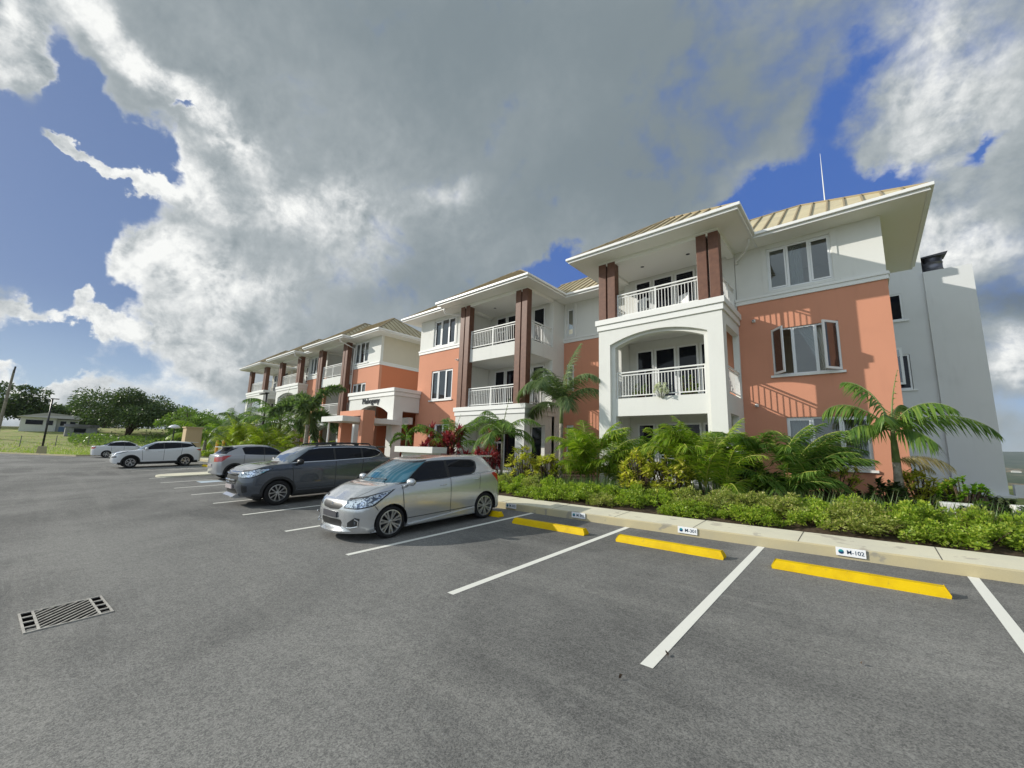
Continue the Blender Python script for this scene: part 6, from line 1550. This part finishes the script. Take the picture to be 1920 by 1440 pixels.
rosette_bush((-15.3, 12.1, .65), 'dark red cordyline, leftmost, beside the low white planter wall', 'cordyline', 'red_cordyline', .65, 2.1, 16, 24, ll=.40, lw=.06, seed=51, leafm='cordy', group=RG, up_=.9)
rosette_bush((-13.8, 12.1, .65), 'dark red cordyline between the stiff palm and the slim palm', 'cordyline', 'red_cordyline', .6, 2.1, 14, 24, ll=.40, lw=.06, seed=52, leafm='cordy', group=RG, up_=.9)
rosette_bush((-10.9, 11.1, .65), 'low dark red cordyline right behind the tail of the silver hatchback', 'cordyline', 'red_cordyline', .45, 1.15, 14, 22, ll=.34, lw=.055, seed=53, leafm='cordy', group=RG, up_=.9)
rosette_bush((-12.0, 12.4, .65), 'red cordyline peeping through the fronds of the slim palm', 'cordyline', 'red_cordyline', .4, 1.75, 8, 20, ll=.36, lw=.055, seed=54, leafm='cordy', group=RG, up_=.9)
# plants on the middle balcony
rosette_bush((-6.3, 14.7, 3.95), 'leafy potted plant with a red flower behind the left half of the middle balcony railing', 'potted plant', 'balcony_plant', .35, .65, 14, 18, ll=.14, lw=.05, seed=61, leafm='areca', group='balcony plants')
rosette_bush((-4.6, 14.7, 3.95), 'leafy potted plant behind the right half of the middle balcony railing', 'potted plant', 'balcony_plant', .40, .75, 16, 18, ll=.14, lw=.05, seed=62, leafm='areca', group='balcony plants')
M['whiteflower'] = leafmat('white_petal', (0.75, 0.75, 0.68), (0.80, 0.80, 0.74), trans=.2)
rosette_bush((-5.32, 14.13, 3.93), 'cluster of white ornamental flowers on the middle balcony railing', 'flower cluster', 'white_flowers', .26, .5, 30, 16, ll=.10, lw=.07, seed=63, leafm='whiteflower', stemm='trim')

# --- far left: trees, verge, fence, house
def tree(loc, label, h, rx, ry, th=.45, n=6000, size=.45, leafm='tree', seed=1, trunks=5, group='trees beyond the grass', name='broadleaf_tree'):
    rg = random.Random(seed); root = empty(name, loc, 0, label, 'tree', group); b = MB(); cl = []
    for k in range(34):
        a = rg.uniform(0, 6.28); e = math.acos(rg.uniform(-.25, 1)); rr = rg.uniform(.35, 1)
        cl.append((Vector((rx * rr * math.sin(e) * math.cos(a), ry * rr * math.sin(e) * math.sin(a), h * th + h * (1 - th) * (.1 + .86 * rr * max(-.1, math.cos(e))))), rg.uniform(.09, .19) * (rx + ry)))
    st = MB()
    for k in range(trunks):
        c = cl[k][0]; st.tube([(0, 0, -.5), (c.x * .12, c.y * .12, h * th * .6), (c.x * .5, c.y * .5, (h * th * .6 + c.z) / 2), tuple(c)], [h * .030, h * .022, h * .014, h * .006], 7)
    st.build('trunk', M['brownbark'], root, smooth=True)
    for i in range(n):
        c, r = cl[rg.randrange(len(cl))]; d = Vector((rg.gauss(0, 1), rg.gauss(0, 1), rg.gauss(.25, .8))).normalized(); p = c + Vector((d.x * r, d.y * r, d.z * r * .7)) * rg.uniform(.5, 1.08)
        s = size * rg.uniform(.6, 1.3); leaf(b, p, d + Vector((rg.uniform(-1, 1), rg.uniform(-1, 1), rg.uniform(-.4, .4))), d, s, s * .6, .1)
    b.build('crown', M[leafm], root); return root
TZ = terrain
tree((-104, 10.5, TZ(-104, 10.5)), 'big spreading dark green tree beyond the grass, the largest on the left', 8.6, 9.5, 9.5, .30, 24000, .34, 'tree', 71, trunks=9)
tree((-92, 17.5, TZ(-92, 17.5)), 'rounder lighter green tree right of the biggest tree', 6.4, 5.0, 5.5, .2, 12000, .30, 'tree2', 72)
tree((-122, -2.0, TZ(-122, -2)), 'dark tree standing behind the white bungalow at its left', 7.8, 4.5, 5.0, .25, 9000, .40, 'tree', 73)
tree((-128, -9.0, TZ(-128, -9)), 'dark tree at the very left edge behind the utility pole', 9.5, 6, 6, .25, 9000, .42, 'tree', 74)
tree((-135, 4.0, TZ(-135, 4)), 'low dark tree on the skyline above the bungalow roof', 5.2, 6, 5, .2, 7000, .4, 'tree', 75)
tree((-133, 9.5, TZ(-133, 9.5)), 'low dark tree on the skyline between bungalow and biggest tree', 4.6, 4.5, 4, .2, 6000, .38, 'tree', 76)
tree((-80, 22, TZ(-80, 22)), 'tree half hidden behind the palms at the far wing', 5.2, 4.5, 4.5, .2, 4000, .40, 'tree2', 77)
# scrub line
b = MB(); rg = random.Random(8)
for i in range(9000):
    x = rg.uniform(-98, -88) + rg.gauss(0, 2); y = rg.uniform(3, 34); z = TZ(x, y) + rg.uniform(0, 1.1) * (.6 + .4 * math.sin(y * .8) * math.sin(x * .5 + y * .3))
    s = rg.uniform(.25, .5); leaf(b, Vector((x, y, z)), Vector((rg.gauss(0, 1), rg.gauss(0, 1), .6)), Vector((rg.gauss(0, 1), 0, 1)), s, s * .4, .2)
o = b.build('scrub', M['tree2']); tag(o, 'rough scrub below the trees at the far side of the field', 'scrub', kind='stuff')
b = MB(); rg = random.Random(9)
i = 0
while i < 17000:
    x = -57.2 - abs(rg.gauss(0, 14)); y = rg.uniform(-14, 14)
    if x > lot_edge(y) - .25: continue
    i += 1; z = TZ(x, y); h_ = rg.uniform(.12, .42); a = rg.uniform(0, 6.28)
    leaf(b, Vector((x, y, z - .03)), Vector((math.cos(a) * .5, math.sin(a) * .5, 1)), Vector((math.sin(a), math.cos(a), .2)), h_, .07, .1)
o = b.build('grass_verge', M['grass']); tag(o, 'rough green and straw coloured grass on the verge beyond the car park', 'grass', kind='stuff')
# verge kerb
b = MB(); pts = [(-56.9, 9.3)] + [(-56.9, y) for y in (8, 6, 4.5, 3.2)] + [(lot_edge(2.5), 2.5), (lot_edge(0), 0), (lot_edge(-5), -5), (lot_edge(-12), -12), (lot_edge(-20), -20)]
for (xa, ya), (xb, yb) in zip(pts, pts[1:]):
    za, zb = G(xa, ya), G(xb, yb)
    b.add([(xa, ya, za - .1), (xa - .25, ya, za - .1), (xb - .25, yb, zb - .1), (xb, yb, zb - .1), (xa, ya, za + .14), (xa - .25, ya, za + .14), (xb - .25, yb, zb + .14), (xb, yb, zb + .14)], [(0, 3, 2, 1), (4, 5, 6, 7), (0, 1, 5, 4), (2, 3, 7, 6), (1, 2, 6, 5), (3, 0, 4, 7)])
o = b.build('verge_kerb', M['kerb']); o['kind'] = 'structure'
# wire fence
fn = world_root('wire_fence', (-88, 2, 1.2), 'thin wire fence with slender posts crossing the field', 'fence')
for k in range(12):
    y = -8 + 3.2 * k; x = -86 - .15 * y; z = TZ(x, y); b = MB(); b.tube([(x, y, z - .2), (x, y, z + 1.5)], .045, 5); b.build('fence_post', M['galv'], fn)
b = MB()
for h_ in (.5, .95, 1.4):
    b.tube([(-86 - .15 * y, y, TZ(-86 - .15 * y, y) + h_) for y in [-8 + 3.2 * k for k in range(12)]], .012, 4, cap=False)
b.build('fence_wire', M['galv'], fn)
# bungalow and outbuilding
hs = world_root('bungalow', (-114, 1.0, 3.2), 'low white bungalow with a pale roof on the rise at the left', 'house', 'houses beyond the field')
zb = TZ(-112, 1) ; M['paleroof'] = mat('pale_roof_sheet', (0.50, 0.48, 0.42), 0.6); M['houseblue'] = mat('blue_wall', (0.10, 0.16, 0.28), 0.8)
b = MB(); b.box(-118, -110.5, -2.6, 1.6, zb - .6, zb + 2.3); b.box(-118, -111, 1.601, 4.4, zb - .6, zb + 2.1); b.build('house_wall', M['white'], hs)
b = MB(); b.add([(-109.9, -3.1, zb + 2.3), (-109.9, 4.9, zb + 2.2), (-118.5, 4.9, zb + 2.2), (-118.5, -3.1, zb + 2.3), (-110.5, .4, zb + 3.2), (-118, .4, zb + 3.2), (-111, 4.2, zb + 2.9), (-118, 4.2, zb + 2.9)], [(0, 1, 6, 4), (4, 6, 7, 5), (3, 5, 7, 2), (0, 4, 5, 3), (1, 2, 7, 6), (0, 3, 2, 1)]); b.build('house_roof', M['paleroof'], hs)
for (y0_, y1_) in ((-2.0, .0), (.4, 1.2), (2.1, 2.8), (3.3, 4.0)):
    xx = -110.5 if y0_ < 1.6 else -111
    b = MB(); b.box(xx, xx + .05, y0_, y1_, zb + 1.0, zb + 1.8); b.build('window', M['car_glass'], hs)
b = MB(); b.box(-110.95, -109.9, 2.0, 4.7, zb - .5, zb + .75); b.build('porch_wall', M['houseblue'], hs)
h2 = world_root('outbuilding', (-104, 6, 2.8), 'small weathered grey outbuilding below and right of the bungalow', 'shed', 'houses beyond the field')
zc_ = TZ(-101.5, 6.5) - .1; b = MB(); b.box(-104, -101, 2.6, 6.4, zc_ - .5, zc_ + 1.5); b.build('shed_wall', varied('weathered_grey_wall', (0.30, 0.31, 0.32), (0.20, 0.20, 0.20), 2), h2)
b = MB(); b.prism([(-104.3, zc_ + 1.5), (-100.8, zc_ + 1.5), (-102.5, zc_ + 2.0)], 2.4, 6.6); b.build('shed_roof', M['galv'], h2)
b = MB(); b.box(-101, -100.96, 3.6, 5.0, zc_ + .6, zc_ + 1.3); b.build('window', M['car_glass'], h2)
# distant houses in the valley at the right
for i, (x, y, sx_, l) in enumerate(((330, 1900, 9, 'far pale house on the hillside, upper left of the valley houses'), (420, 2150, 13, 'far long pale building near the hill crest'), (235, 1150, 8, 'pale house on the valley floor near the fields'), (280, 1250, 6, 'small pale house right of the valley floor house'))):
    z = terrain(x, y); r_ = world_root('distant_house', (x, y, z), l, 'house', 'distant houses in the valley')
    b = MB(); b.box(x - sx_, x + sx_, y, y + 12, z - 3, z + 4); b.build('house_wall', M['white'], r_); b = MB(); b.prism([(x - sx_ - 1, z + 4), (x + sx_ + 1, z + 4), (x + sx_ * .6, z + 6.5), (x - sx_ * .6, z + 6.5)], y - 1, y + 13); b.build('house_roof', M['paleroof'], r_)

# ------------------------------------------------------------------ air
hz = bpy.data.materials.new('haze_air'); hz.use_nodes = True; t = NT(hz.node_tree); t.n.clear()
pv = t.new('ShaderNodeVolumePrincipled'); pv.inputs['Color'].default_value = (0.80, 0.87, 0.95, 1); pv.inputs['Density'].default_value = 0.00009
o_ = t.new('ShaderNodeOutputMaterial'); t.l.new(pv.outputs[0], o_.inputs['Volume'])
b = MB(); b.box(-7100, 7100, -3100, 7600, -40, 140); hb_ = b.build('haze', hz); hb_['kind'] = 'stuff'; tag(hb_, 'thin blue-white air haze over the whole view', 'haze')
